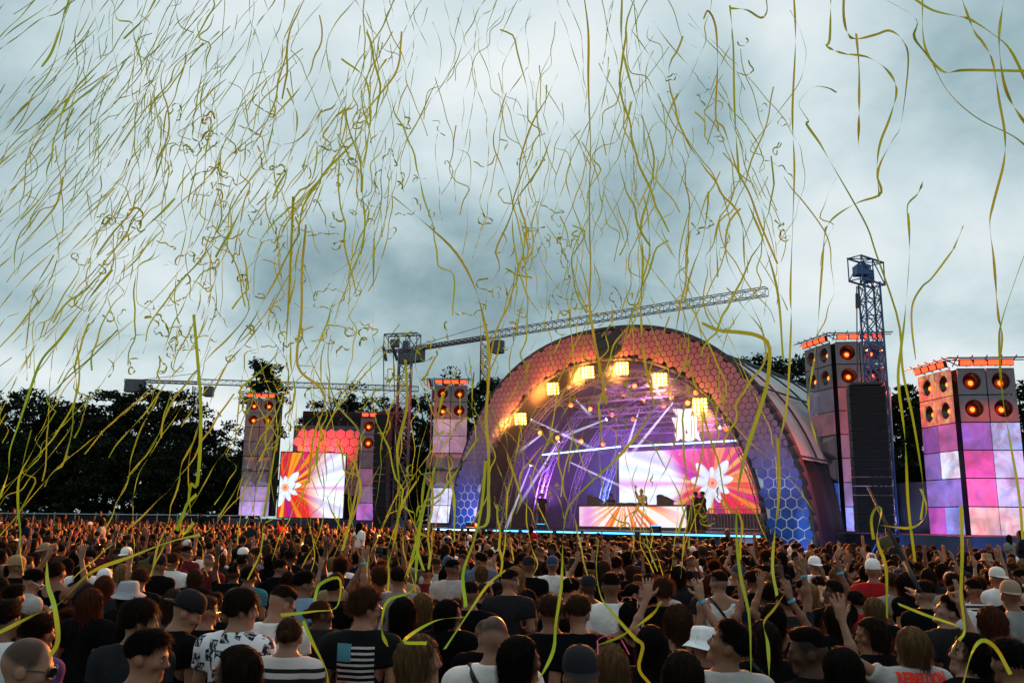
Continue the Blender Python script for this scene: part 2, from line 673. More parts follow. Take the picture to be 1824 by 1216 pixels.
# railing at the rear of the deck beside the screen
rail = empty('stage_railing', S(0, 0, 0), YAW, 'dark crowd barrier standing on the deck under the flower screen', 'railing')
b = MB()
p0, p1 = loc_s(sat(1262, 915, 2.2)), loc_s(sat(1352, 918, 2.2))
b.bar((p0.x, 2.2, 2.95), (p1.x, 2.2, 2.95), .025, 6)
b.bar((p0.x, 2.2, 2.1), (p1.x, 2.2, 2.1), .025, 6)
b.build('rail', M['steel'], rail)
k = 0
u = p0.x
bar_me = MB().bar((0, 0, 1.95), (0, 0, 2.95), .016, 5).mesh('baluster', M['steel'])
while u <= p1.x:
    link_obj('baluster', bar_me, rail, (u, 2.2, 0))
    u += .15

# ------------------------------------------------------------------ screens


def flower_img(X, Y, cx, cy, R, left_white):
    """X to the side, Y up, metres -> linear rgb"""
    dx, dy = X - cx, Y - cy
    r = np.hypot(dx, dy)
    a = np.arctan2(dy, dx)
    rng = np.random.default_rng(5)
    nb = 44
    pal = np.array([(.85, .012, .012), (1, .20, .0), (1, .42, .01), (.62, .0, .05), (.45, .0, .26), (.95, .06, .01), (1, .30, .0), (.72, .0, .16)])
    ids = rng.integers(0, len(pal), nb)
    aw = a + .006 * np.sin(r * 3 + a * 9)
    k = ((aw + np.pi) / (2 * np.pi) * nb).astype(int) % nb
    fr = ((aw + np.pi) / (2 * np.pi) * nb) % 1
    c = pal[ids[k]] * (0.75 + .35 * np.sin(fr * np.pi))[..., None]
    # soft violet streaks
    st = .5 + .5 * np.sin(a * 37 + np.sin(a * 11) * 2)
    c = c * (.85 + .25 * st[..., None])
    # washed white towards one side
    wfac = np.clip((-dx - R * .95 - .5 * np.abs(dy)) / (R * .55), 0, 1) if left_white else np.clip((dx - R * .9 - .3 * np.abs(dy)) / (R * 1.0), 0, 1)
    ray2 = .5 + .5 * np.sin(a * 46 + 1.3)
    white = np.stack([.75 + .35 * ray2, .86 + .2 * ray2, 1.0 + 0 * ray2], -1)
    band = np.exp(-((np.abs(a) - (np.pi - .38) if left_white else np.abs(a) - .38) / .10) ** 2)[..., None]
    for b0, bw, bc in ((.16, .05, (.55, .80, 1.0)), (.62, .09, (.42, .30, .85)), (.85, .07, (.60, .80, 1.0)), (.02, .035, (.70, .35, .80))):
        ang = np.abs((np.pi - np.abs(a)) if left_white else np.abs(a))
        bd = (.75 * np.exp(-((ang * np.sign(a + 1e-9) - b0) / bw) ** 2) + .6 * np.exp(-((ang * np.sign(a + 1e-9) + b0 * 1.1) / bw) ** 2))[..., None]
        white = white * (1 - bd) + np.array(bc) * bd
    white = white * (1 - .65 * band) + np.array([.35, .38, .75]) * .65 * band
    c = c * (1 - wfac[..., None]) + white * wfac[..., None] * 1.25
    # petals
    for layer, (np_, r1, ph) in enumerate(((9, R, .2), (6, R * .5, .55))):
        for q in range(np_):
            pa = ph + 2 * np.pi * q / np_
            rr = r1 * (.85 + .25 * np.sin(q * 2.3 + layer))
            u = (dx * np.cos(pa) + dy * np.sin(pa)) / rr
            v = (-dx * np.sin(pa) + dy * np.cos(pa)) / (rr * .19)
            prof = np.clip(np.sin(np.clip(u, 0, 1) ** 1.25 * np.pi), 0, 1) ** .6
            m_ = (u > 0.05) & (u < 1) & (np.abs(v) < prof)
            sh = (1.15 - .35 * np.abs(v) ** 2 - .25 * (1 - u))
            pc = np.stack([.82 * sh, .95 * sh, 1.05 * sh], -1)
            c = np.where(m_[..., None], pc, c)
    core = r < R * .20
    cc = np.stack([np.ones_like(r), .25 + .35 * np.sin(a * 9) ** 2, .05 + .25 * (r / (R * .2))], -1)
    c = np.where(core[..., None], cc * np.where((r < R * .06)[..., None], np.array([.5, .2, 1.2]), 1.0), c)
    return np.clip(c, 0, 1.4)


def vcol_mat(name, strength):
    m = bpy.data.materials.new(name)
    m.use_nodes = True
    t = NT(m.node_tree)
    at_ = t.n('ShaderNodeVertexColor', layer_name='picture')
    e = t.n('ShaderNodeEmission', inp={0: at_.outputs[0], 1: strength})
    gl = t.n('ShaderNodeBsdfPrincipled', inp={'Base Color': (.02, .02, .02, 1), 'Roughness': .4})
    ad = t.n('ShaderNodeAddShader', inp={0: e.outputs[0], 1: gl.outputs[0]})
    t.link(ad.outputs[0], t.n('ShaderNodeOutputMaterial').inputs[0])
    MATS[name] = m
    return m


vcol_mat('screen_picture', 1.05)


def screen_mesh(name, x0, x1, z0, z1, nx, nz, img):
    xs, zs = np.linspace(x0, x1, nx + 1), np.linspace(z0, z1, nz + 1)
    X, Z = np.meshgrid(xs, zs)
    V = np.stack([X.ravel(), np.zeros(X.size), Z.ravel()], -1)
    i, j = np.meshgrid(np.arange(nx), np.arange(nz))
    a = (j * (nx + 1) + i).ravel()
    Fq = np.stack([a, a + 1, a + nx + 2, a + nx + 1], -1)
    me = np_mesh(name, V, Fq, False, (M['screen_picture'],))
    c = img(X.ravel(), Z.ravel())
    att = me.color_attributes.new('picture', 'FLOAT_COLOR', 'POINT')
    att.data.foreach_set('color', np.concatenate([c, np.ones((len(c), 1))], 1).astype(np.float32).ravel())
    return me


wall = empty('video_wall', S(0, 10, 0), YAW, 'wide video wall inside the arch showing a white flower on red and orange rays', 'screen')
link_obj('picture', screen_mesh('picture', -5.6, 5.6, 2.85, 6.33, 300, 100, lambda X, Z: flower_img(X, Z, .35, 4.45, 1.45, True)), wall)
MB().box((0, .16, 4.59), (11.3, .3, 3.6)).build('housing', M['black_metal'], wall)
for u in (-5, -2.5, 0, 2.5, 5):
    MB().box((u, .3, 2.35), (.12, .12, .95)).build('support_post', M['black_metal'], wall)

ls = at(494, 922, 54)
lsr = at(609, 922, 54)
lscr = empty('side_screen', (ls.x, ls.y, 0), math.radians(4), 'square side screen left of the arch showing half of a white flower', 'screen')
wd = lsr.x - ls.x
link_obj('picture', screen_mesh('picture', 0, wd, 2.36, 6.28, 130, 130, lambda X, Z: flower_img(X, Z, .35, 4.15, 1.15, False)), lscr)
MB().box((wd / 2, .14, 4.32), (wd + .12, .26, 4.05)).build('housing', M['black_metal'], lscr)
for u in (.3, wd - .3):
    MB().bar((u, .2, ground_z(54)), (u, .2, 2.4), .06, 6).build('support_post', M['black_metal'], lscr)

# desk for the performer, its front a video panel
booth = empty('dj_booth', S(-.45, 3.0, 1.95), YAW, 'long disc jockey desk whose front is a screen of orange and white rays', 'dj booth')


def booth_img(X, Y):
    a = np.arctan2(Y - 1.5, X + .3)
    k = .5 + .5 * np.sin(a * 26 + np.sin(a * 7) * 2.5 + X * .7)
    k2 = .5 + .5 * np.sin(a * 41 + X * 1.3)
    c = np.where(k[..., None] > .62, np.array([1.0, .93, .9]), np.where(k2[..., None] > .5, np.array([1, .38, .02]), np.array([.9, .08, .05])))
    side = np.clip((np.abs(X) - 1.1) / 1.6, 0, 1)[..., None]
    c = c * (1 - side * .8) + np.array([1.0, .93, .97]) * side * .8
    mg = np.exp(-((X + 2.5) / .5) ** 2)[..., None]
    return np.clip(c * (1 - .7 * mg) + np.array([.8, .15, .75]) * .7 * mg, 0, 1.3)


link_obj('front_screen', screen_mesh('front_screen', -3.0, 3.0, .16, 1.12, 200, 36, booth_img), booth)
bevel(MB().box((0, .62, .58), (6.1, 1.2, 1.12)).build('body', M['black_metal'], booth), .02)
bevel(MB().box((0, .6, 1.17), (6.3, 1.35, .06)).build('table_top', M['black_metal'], booth), .015)
for k, u in enumerate((-1.5, -.9, -.3, .3)):
    dk = empty('turntable', S(-.45 + u, 3.5, 1.95 + 1.2), YAW, 'flat black deck player, number %s from the end of the desk' % ('first', 'second', 'third', 'last')[k], 'deck player', 'players on the desk')
    bevel(MB().box((0, 0, .05), (.5, .42, .1)).build('case', M['black_metal'], dk), .012)
    MB().lathe([(0, .115), (.16, .115), (.17, .1)], 20).build('jog_wheel', M['steel'], dk)
for (px, nm) in ((1185, 'wedge shaped black monitor speaker on the right of the desk'), (1060, 'low black monitor speaker on the left of the desk')):
    p = sat(px, 897, 3.7)
    mo = empty('monitor_speaker', (p.x, p.y, 1.95 + 1.2), YAW + .3, nm, 'speaker')
    b = MB()
    b.prism([(-.35, 0), (.35, 0), (.35, .2), (-.2, .5), (-.35, .45)], lambda x, z: (x, -.3, z), lambda x, z: (x, .3, z))
    bevel(b.build('cabinet', M['black_metal'], mo), .015)
    MB().box((.09, 0, .36), (.5, .52, .02)).build('grille', M['black_cloth'], mo).rotation_euler = (0, math.radians(28), 0)

# light sign above the screen: stacked letter shapes
sg = [(690, 210), (750, 210), (769, 245), (779, 210), (830, 208), (806, 290), (815, 312), (824, 308), (818, 268), (865, 266), (864, 378), (884, 388), (880, 408), (898, 454), (858, 430), (835, 452), (800, 458), (765, 448), (748, 430), (716, 455), (706, 398), (722, 384), (682, 275), (722, 275), (740, 310), (748, 308), (740, 292)]
emit('sign_glow', (1.0, .88, .92), 1.25)
so = sat(1225, 755, 4.0)
sign = empty('letter_sign', (so.x, so.y, 6.1), YAW, 'pale pink sign of stacked letter shapes hung above the video wall', 'sign')
ol = loc_s(so)
pl = [loc_s(sat(1040 + x / 4.342, 680 + y / 4.342, 4.0)) for x, y in sg]
b = MB()
b.prism([(p.x - ol.x, p.z - 6.1) for p in pl], lambda x, z: (x, .12, z), lambda x, z: (x, -.06, z))
b.build('letters', M['sign_glow'], sign)
pl = [loc_s(sat(1040 + x / 4.342, 680 + y / 4.342, 3.93)) for x, y in ((789, 362), (803, 396), (787, 399))]
MB().prism([(p.x - ol.x, p.z - 6.1) for p in pl], lambda x, z: (x, -.062, z), lambda x, z: (x, -.07, z)).build('counter', M['black_metal'], sign)
b = MB()
for u in (-.45, .45):
    b.bar((u, .05, 1.5), (u, .3, 1.9), .015, 4)
b.build('hanger', M['black_metal'], sign)

# glowing tubes
for k, (a, v0, c, v1, lb) in enumerate((((877, 819), 1.0, (1105, 795), 9.0, 'long white light tube slanting along the left wall of the arch'), ((1115, 795), 9.0, (1319, 784), 9.0, 'long blue white light tube right above the video wall'))):
    p, q = sat(a[0], a[1], v0), sat(c[0], c[1], v1)
    MBt = MB()
    MBt.bar((0, 0, 0), q - p, .035, 8)
    o = MBt.build('light_tube', M['led_white'], None, True, p)
    tag(o, lb, 'light tube')

# blinders: yellow flood clusters round the inner edge of the arch
blind_px = [(927, 746), (985, 692), (1047, 663), (1108, 656), (1176, 676), (1247, 721)]
ordw = ['lowest on the left', 'second from the left', 'third from the left', 'at the top of the arch', 'second from the right', 'lowest on the right']
bulb_me = MB().lathe([(0, -.03), (.05, -.028), (.075, -.01), (.08, 0)], 12, axis='y').mesh('bulb', M['blinder_bulb'])
fr_me = MB().box((0, .07, 0), (.86, .12, .8)).box((0, .2, 0), (.2, .2, .9)).mesh('housing', M['black_metal'])
for k, (px, py) in enumerate(blind_px):
    p = sat(px, py, .25)
    e = empty('blinder_lamp', p, YAW + math.radians(18), 'glaring yellow flood lamp cluster on the arch, %s' % ordw[k], 'flood lamp', 'yellow flood lamps around the arch')
    e.rotation_euler = (math.radians(12), 0, YAW + math.radians(22))
    e.scale = (.74, .74, .74)
    link_obj('housing', fr_me, e)
    for i in range(4):
        for j in range(4):
            link_obj('bulb', bulb_me, e, (-.31 + i * .207, 0, -.3 + j * .2))
    spot('blinder_light', p - SB * .35, Vector(((-22, 39, 0), (-14, 31, 0), (-8, 25, 0), (-3, 20, 0), (3, 19, 0), (7, 25, 0))[k]), 46000, (1.0, .31, .05), 62, .8, .3)
    point('blinder_spill', p - SB * .45, 240, (1.0, .38, .06), .15)

# small moving lamps in the roof
ORDN = ['first', 'second', 'third', 'fourth', 'fifth', 'sixth', 'seventh', 'eighth', 'ninth', 'tenth', 'eleventh', 'twelfth', 'thirteenth', 'fourteenth', 'fifteenth', 'sixteenth', 'seventeenth', 'eighteenth']
red_px = [(1077, 694, 4), (1131, 688, 4), (1110, 702, 5), (1146, 713, 6), (1018, 722, 2.6), (1052, 729, 4), (994, 780, 2.6), (1036, 786, 4), (963, 771, 2), (1091, 739, 6), (1128, 747, 8), (1075, 791, 8), (1196, 708, 4), (1225, 718, 2.6), (1293, 764, 2.2), (1183, 723, 6), (1240, 700, 2), (1015, 690, 2)]
lens_me = MB().lathe([(0, -.16), (.09, -.15), (.11, -.12)], 12, axis='y').mesh('lens', M['red_dot'])
wlens_me = MB().lathe([(0, -.16), (.07, -.15), (.085, -.12)], 12, axis='y').mesh('lens', M['white_dot'])
body_me = MB().lathe([(.0, .14), (.09, .13), (.13, .0), (.12, -.12)], 12, axis='y').mesh('lamp_body', M['black_metal'], smooth=True)
yoke_me = MB().box((-.16, 0, .1), (.03, .06, .34)).box((.16, 0, .1), (.03, .06, .34)).box((0, 0, .27), (.35, .1, .06)).mesh('yoke', M['black_metal'])


def moving_light(p, lens, label, rz):
    e = empty('moving_light', p, rz, label, 'stage lamp', 'small lamps in the stage roof')
    link_obj('lamp_body', body_me, e)
    link_obj('lens', lens, e)
    link_obj('yoke', yoke_me, e)
    return e


for k, (px, py, v) in enumerate(red_px):
    moving_light(sat(px, py, v), lens_me, 'small red glowing lamp in the arch roof, %s from the left' % ORDN[sorted(red_px).index(red_px[k])], YAW + .4)

# beams of white light hanging in the smoke
beam_m = bpy.data.materials.new('beam_air')
beam_m.use_nodes = True
t = NT(beam_m.node_tree)
gz = t.n('ShaderNodeSeparateXYZ', inp={0: t.n('ShaderNodeTexCoord').outputs['Generated']}).outputs[2]
em = t.n('ShaderNodeEmission', inp={0: (.72, .66, 1.0, 1), 1: t.math('MULTIPLY', t.math('POWER', t.math('SUBTRACT', 1.0, gz, clamp=True), 1.4), 13.0)})
t.link(em.outputs[0], t.n('ShaderNodeOutputMaterial').inputs['Volume'])
beams = [((942, 745), (1034, 788), 1.5, 3.5), ((998, 781), (942, 871), 3, 3), ((947, 824), (904, 933), 2, 1.5), ((1022, 708), (1046, 733), 3, 4), ((1203, 712), (1141, 788), 3.5, 6), ((1141, 722), (1115, 804), 5, 7),
         ((1084, 745), (1018, 771), 5, 3.5), ((999, 815), (1103, 864), 6, 9), ((1158, 662), (1174, 701), 2, 3), ((1277, 759), (1293, 763), 2, 2.1), ((972, 768), (930, 800), 2, 2)]
for k, (a, c, v0, v1) in enumerate(beams):
    p, q = sat(a[0], a[1], v0), sat(c[0], c[1], v1)
    b = MB()
    b.bar((0, 0, 0), (0, 0, (q - p).length * 1.5), .03, 8, .12)
    o = b.build('light_beam', beam_m, None, True, p)
    o.rotation_euler = (q - p).to_track_quat('Z', 'Y').to_euler()
    tag(o, 'white beam of light in the stage smoke, %s from the left' % ORDN[sorted(beams).index(beams[k])], 'light beam', 'beams in the smoke', 'stuff')
    e = moving_light(p, wlens_me, 'small white lamp throwing a beam in the arch, %s from the left' % ORDN[sorted(beams).index(beams[k])], YAW)
    e.rotation_euler = (q - p).to_track_quat('-Y', 'Z').to_euler()

# coloured wash inside the vault (bare spots added as fill, no fixtures)
for (u, v, zh, tg, en, c) in ((-3, 5, 7.2, (-4, 9, 3), 420, (.38, .10, 1.0)), (2.5, 6, 7.0, (1.5, 11, 6), 420, (.70, .12, .85)), (-5.5, 3, 3.0, (-7.5, 6, 8), 260, (.42, .12, 1.0)), (-1, 8.5, 6.9, (-3, 11.5, 5), 300, (.45, .10, .9)), (-4.5, 8.5, 2.4, (-6, 11.5, 5), 260, (.10, .22, 1.0)), (0, 2.2, 5.5, (0, 6, 10), 300, (.55, .16, .75))):
    spot('wash_light', S(u, v, zh), S(*tg), en * 7.0, c, 120, .9, .2)

# smoke inside the vault
sm = bpy.data.materials.new('stage_smoke')
sm.use_nodes = True
t = NT(sm.node_tree)
pv = t.n('ShaderNodeVolumePrincipled', inp={'Color': (.95, .93, 1, 1), 'Density': .015, 'Anisotropy': .25})
t.link(pv.outputs[0], t.n('ShaderNodeOutputMaterial').inputs['Volume'])
b = MB()
P = (AI[0] - .15, AI[1] - .15, AI[2])
poly = [sup(math.pi * i / 30, P) for i in range(31)]
poly = [(x, max(zz_, 2.0)) for x, zz_ in poly]
b.prism(poly, lambda x, z: (x, 9.9, z), lambda x, z: (x, -.9, z))
o = b.build('smoke', sm, None, False, SO)
o.rotation_euler = (0, 0, YAW)
tag(o, 'thin violet stage smoke filling the arch', 'smoke', None, 'stuff')

# floor washes at the feet of the arch and red floor lamp
fl_me = MB().box((0, 0, .12), (.4, .25, .24)).mesh('case', M['black_metal'])
for k, (u, v, zt, en, c, tgt, lb) in enumerate(((7.2, -2.6, .3, 420, (.55, .72, 1.0), (9.0, 0, 2.6), 'low floodlight washing the right foot of the arch blue'), (-7.0, -1.2, 2.0, 150, (.62, .50, 1.0), (-8.8, 0, 3.2), 'low floodlight washing the left foot of the arch'), (-2.5, -1.35, 1.95, 480, (1.0, .26, .28), (-3.5, 0, 10.5), 'left one of two pink floodlights on the stage edge aimed at the crown'), (3.5, -1.35, 1.95, 480, (1.0, .26, .28), (4.5, 0, 9.8), 'right one of two pink floodlights on the stage edge aimed at the crown'))):
    p = S(u, v, zt)
    e = empty('floor_light', p, YAW, lb, 'floodlight')
    link_obj('case', fl_me, e)
    MB().box((0, 0, .246), (.34, .19, .01)).build('lens', M['led_blue'], e)
    spot('floor_wash', p + Vector((0, 0, .4)), S(*tgt), en, c, 95 if en < 450 and zt < 2.01 and k < 2 else 70, .9, .15)
p = sat(840, 938, -1.0)
e = empty('floor_light', (p.x, p.y, 1.95), YAW, 'bright red floor lamp at the left end of the stage edge', 'floodlight')
MB().box((0, .06, .14), (.75, .12, .26)).build('case', M['black_metal'], e)
MB().box((0, -.01, .14), (.7, .015, .2)).build('lens', M['red_dot'], e)

# ------------------------------------------------------------------ panel towers
def square_ring(r, n=24, h=.48, y0=0.0, y1=-.06):
    b = MB()
    V, Fc = [], []
    for i in range(n):
        t = 2 * math.pi * i / n
        c, s_ = math.cos(t), math.sin(t)
        k = h / max(abs(c), abs(s_))
        V += [(c * k, y0, s_ * k), (c * k, y1, s_ * k), (c * r, y1, s_ * r), (c * r, y0 + .1, s_ * r)]
    for i in range(n):
        j = (i + 1) % n
        for q in range(3):
            Fc.append((i * 4 + q, i * 4 + q + 1, j * 4 + q + 1, j * 4 + q))
    b.raw(V, Fc)
    return b


def lit_plate(name, strength, base=(.11, .105, .11)):
    """printed / video panel: per panel tint in the object's colour, drifting cloud pattern"""
    m = bpy.data.materials.new(name)
    m.use_nodes = True
    t = NT(m.node_tree)
    oi = t.n('ShaderNodeObjectInfo')
    pos = t.n('ShaderNodeNewGeometry').outputs['Position']
    nz = t.n('ShaderNodeTexNoise', inp={'Vector': pos, 'Scale': .8, 'Detail': 5.0, 'Roughness': .55, 'Distortion': .8})
    n2 = t.n('ShaderNodeTexNoise', inp={'Vector': pos, 'Scale': 2.6, 'Detail': 4.0, 'Distortion': .5})
    k = t.n('ShaderNodeMapRange', inp={0: nz.outputs[0], 1: .36, 2: .64, 3: .55, 4: 1.35})
    tint = t.ramp(n2.outputs[0], [(.3, (1.0, .55, .75)), (.5, (1, 1, 1)), (.7, (.72, .78, 1.1))])
    e = t.mix(1.0, oi.outputs['Color'], tint, 'MULTIPLY')
    p = t.n('ShaderNodeBsdfPrincipled', inp={'Base Color': tuple(base) + (1,), 'Roughness': .45, 'Emission Color': e, 'Emission Strength': t.math('MULTIPLY', k.outputs[0], strength)})
    t.link(p.outputs[0], t.n('ShaderNodeOutputMaterial').inputs[0])
    MATS[name] = m
    return m


lit_plate('video_plate', 1.0)
fire = bpy.data.materials.new('fire_plate')
fire.use_nodes = True
t = NT(fire.node_tree)
pos = t.n('ShaderNodeNewGeometry').outputs['Position']
nz = t.n('ShaderNodeTexNoise', inp={'Vector': pos, 'Scale': 2.4, 'Detail': 6.0, 'Distortion': 1.6})
c = t.ramp(nz.outputs[0], [(.32, (.16, .01, .05)), (.45, (.8, .08, .02)), (.55, (1.0, .32, .02)), (.66, (1, .62, .12))])
p = t.n('ShaderNodeBsdfPrincipled', inp={'Base Color': (.4, .3, .3, 1), 'Emission Color': c, 'Emission Strength': .5})
t.link(p.outputs[0], t.n('ShaderNodeOutputMaterial').inputs[0])

fan_ring = square_ring(.325)
fan_me = fan_ring.mesh('speaker_panel', M['plate'])
fan_fire_me = fan_ring.mesh('speaker_panel', fire)
cone_me = MB().lathe([(.325, .04), (.31, .06), (.22, .22), (.12, .26), (.0, .26)], 24, axis='y').mesh('speaker_cone', M['cone_black'], smooth=True)
b = MB()
b.lathe([(0, .10), (.075, .105), (.09, .14)], 16, axis='y')
b.cur = 1
b.lathe([(.09, .125), (.15, .15), (.16, .2)], 16, axis='y')
b.cur = 2
for zz_ in (-.06, 0, .06):
    b.box((0, .095, zz_), (.26, .012, .014))
lamp_me = b.mesh('speaker_lamp', M['lamp_core'], M['lamp_rim'], M['black_metal'])
plain = MB().box((0, -.03, 0), (.96, .06, .96))
bolts = MB()
for a in (-.43, .43):
    for c_ in (-.43, .43):
        plain.bar((a, -.058, c_), (a, -.075, c_), .018, 6)
plain_me = plain.mesh('plain_panel', M['plate_grey'])
video_me = plain.mesh('lit_panel', M['video_plate'])
pyr = MB().box((0, -.02, 0), (.96, .04, .96))
V = []
for (h, y) in ((.44, -.045), (.42, -.06), (.22, -.25)):
    V += [(-h, y, -h), (h, y, -h), (h, y, h), (-h, y, h)]
Fc = [(8, 9, 10, 11)]
for q in range(2):
    for i in range(4):
        j = (i + 1) % 4
        Fc.append((q * 4 + i, q * 4 + j, q * 4 + 4 + j, q * 4 + 4 + i))
pyr.raw(V, Fc)
pyr_me = pyr.mesh('pyramid_panel', M['plate'])
bar_b = MB().box((0, .06, 0), (.42, .13, .26))
bar_me_ = bar_b.mesh('lamp_head', M['black_metal'])
glow_me = MB().box((0, -.012, 0), (.36, .016, .19)).mesh('lamp_glass', M['led_red'])


def tower(label, C, faces, rows, z0, s=1.0, lens=True, foot=None):
    """C plan corner; faces: list of (phi, side, kinds) side=+1 runs right of C, -1 ends at C"""
    e = empty('panel_tower', (C[0], C[1], ground_z(C[1])), 0, label, 'tower', 'panel towers beside the stage')
    zb = z0 - ground_z(C[1])
    cs = []
    for fi, (phi, side, grid) in enumerate(faces):
        d = Vector((math.cos(phi), math.sin(phi), 0))
        nrm = Vector((math.sin(phi), -math.cos(phi), 0))
        st = Vector((0, 0, 0)) + (d * .10 if side > 0 else -d * (2 * s + .10))
        cs.append(st if side < 0 else st + d * 2 * s)
        for r in range(rows):
            for c_ in range(2):
                kind, colr = grid[r][c_] if isinstance(grid[r], list) else grid[r]
                pos = st + d * (s * (c_ + .5)) + Vector((0, 0, zb + s * (rows - r - .5)))
                me = {'fan': fan_me, 'fire': fan_fire_me, 'plain': plain_me, 'video': video_me, 'pyr': pyr_me}[kind]
                o = link_obj(me.name.split('.')[0], me, e, pos, colr)
                o.rotation_euler = (0, 0, phi)
                o.scale = (s, s, s)
                if kind in ('fan', 'fire'):
                    for nm, mm in (('speaker_cone', cone_me), ('speaker_lamp', lamp_me)):
                        link_obj(nm, mm, o, (RNG.uniform(-.03, .03), 0, RNG.uniform(-.06, .0)) if nm == 'speaker_lamp' else None)
        # lamp row and pipes on top
        for k in range(4):
            pos = st + d * (s * (.28 + k * .48)) + nrm * .22 + Vector((0, 0, zb + s * rows + .16))
            o = link_obj('lamp_head', bar_me_, e, pos)
            o.rotation_euler = (math.radians(14), 0, phi)
            link_obj('lamp_glass', glow_me, o)
        b = MB()
        zt = zb + s * rows + .36
        for off, h in ((.05, 0), (.35, .05), (.2, .12)):
            b.bar(st - d * .35 + nrm * off + Vector((0, 0, zt - .08 + h * .6)), st + d * (2 * s + .35) + nrm * off + Vector((0, 0, zt - .08 + h * .6)), .022, 5)
        for k in range(5):
            b.bar(st + d * (k * .5 * s) + nrm * .36 + Vector((0, 0, zt + .04)), st + d * (k * .5 * s) - nrm * .3 + Vector((0, 0, zt - .25)), .022, 5)
        b.build('top_pipe', M['truss_dark'], e)
        mid = Vector((C[0], C[1], z0)) + st + d * s + nrm * .55 + Vector((0, 0, s * rows + .12))
        area('lamp_row_light', mid, mid + nrm * 3 - Vector((0, 0, 2.6)), (260 if C[0] < 10 else 1200) if side > 0 else 10, (1.0, .07, .02), 1.6, .2, 100 if 10 < C[0] < 15.5 else 140)
        if side > 0 and rows > 6:
            q_ = Vector((C[0], C[1], z0)) + st + d * s + nrm * 1.1 + Vector((0, 0, .05))
            area('added_uplight', q_, q_ - nrm * .8 + Vector((0, 0, 3.4)), 55, (.72, .66, 1.0), 1.2, .3)  # unseen area light added at the foot to brighten the lower panels
    # dark body behind the panels
    b = MB()
    pts = [cs[0].copy(), Vector((0, 0, 0))] + ([cs[1].copy()] if len(cs) > 1 else [])
    if len(faces) == 1:
        phi = faces[0][0]
        d = Vector((math.cos(phi), math.sin(phi), 0))
        nb = Vector((-math.sin(phi), math.cos(phi), 0))
        pts = [Vector((0, 0, 0)), d * (2 * s + .2), d * (2 * s + .2) + nb * 1.6, nb * 1.6]
        pts = [q + nb * .32 for q in pts]
    else:
        ctr = (cs[0] + cs[1]) / 2
        back = ctr * 1.35
        pts = [cs[0] if faces[0][1] < 0 else cs[1], Vector((0, 0, 0)), cs[1] if faces[0][1] < 0 else cs[0], back]
        cen = sum(pts, Vector()) / 4
        pts = [q + (cen - q).normalized() * (.42 if i != 1 else .30) for i, q in enumerate(pts)]
    b.prism([(q.x, q.y) for q in pts], lambda x, y: (x, y, zb), lambda x, y: (x, y, zb + s * rows - .02))
    b.build('tower_body', M['black_cloth'], e)
    # steel grid behind the joints
    return e


def fill(*rows):
    return list(rows)


W_ = (0, 0, 0)
gry = ('plain', W_)
fan = ('fan', W_)
pyp = ('pyr', W_)


def vid(r, g, b_):
    return ('video', (r, g, b_))


R = math.radians
p = at(422, 918, 60)
tower('tall tower of square panels furthest to the left, with a dark tree behind its top', (p.x, p.y), [(R(4), 1, [fan, fan, gry, gry, pyp, pyp, vid(.26, .17, .34), vid(.36, .20, .50)])], 8, p.z, 1.0)
p = at(631, 926, 54)
tower('panel tower behind the black hanging speakers, right of the square side screen', (p.x, p.y), [(R(2), 1, [fan, fan, gry, vid(.20, .07, .13), vid(.20, .10, .18), vid(.45, .12, .45)])], 6, p.z, 1.04)
p = at(763, 931, 51)
tower('panel tower with white lower panels just left of the arch', (p.x, p.y), [(R(0), 1, [fan, fan, vid(.36, .22, .26), vid(.36, .20, .30), pyp, pyp, vid(.62, .68, .92), vid(.75, .82, 1.0)]), (R(-86), -1, [fan, fan, gry, gry, pyp, pyp, gry, gry])], 8, p.z, 1.0)
p = at(1503, 946, 37.5)
tower('tall two sided panel tower right of the arch, with the black line speakers in front', (p.x, p.y), [(R(-9), 1, [fan, fan, vid(.20, .04, .05), vid(.20, .04, .06), vid(.22, .08, .14), vid(.25, .10, .20), vid(.20, .12, .32), vid(.20, .25, .75)]), (R(-77), -1, [fan, fan, vid(.07, .06, .09), vid(.12, .05, .06), pyp, pyp, vid(.02, .06, .26), vid(.03, .10, .42)])], 8, p.z, 1.02)
p = at(1724, 953, 31.5)
tower('shorter two sided panel tower at the far right glowing pink and violet', (p.x, p.y), [(R(-8), 1, [fan, fan, [vid(.26, .08, .55), vid(.40, .50, .90)], [vid(.80, .05, .40), vid(.62, .55, .95)], [vid(.85, .09, .40), vid(.66, .52, .95)], [vid(1.0, .48, .50), vid(1.0, .66, .76)]]), (R(-82), -1, [('fire', W_), ('fire', W_), [vid(.18, .05, .30), vid(.42, .08, .30)], [vid(.20, .12, .42), vid(.80, .82, 1.0)], vid(.24, .15, .55), [vid(.52, .08, .52), vid(.26, .30, .80)]])], 6, p.z, 1.0)


# plinths the towers stand on
def plinth(label, pts, ztop):
    b = MB()
    b.prism(pts, lambda x, y: (x, y, ground_z(pts[0][1]) - .05), lambda x, y: (x, y, ztop))
    o = bevel(b.build('tower_plinth', M['podium']), .03)
    return tag(o, label, 'plinth')


def xy(px, Y):
    q = at(px, 930, Y)
    return (q.x, q.y)


plinth('dark plinth lit blue under the leftmost tower and side screen', [xy(405, 59.3), xy(720, 52.6), xy(740, 58), xy(400, 63)], 2.25)
plinth('dark plinth between the hanging speakers and the arch', [xy(735, 50.2), xy(838, 49.6), xy(838, 54), xy(735, 54)], 2.05)
plinth('blue lit plinth under the two towers at the right', [xy(1455, 37.0), xy(1505, 36.6), xy(1730, 30.6), xy(1850, 30.2), xy(1850, 38), xy(1500, 43)], 2.02)
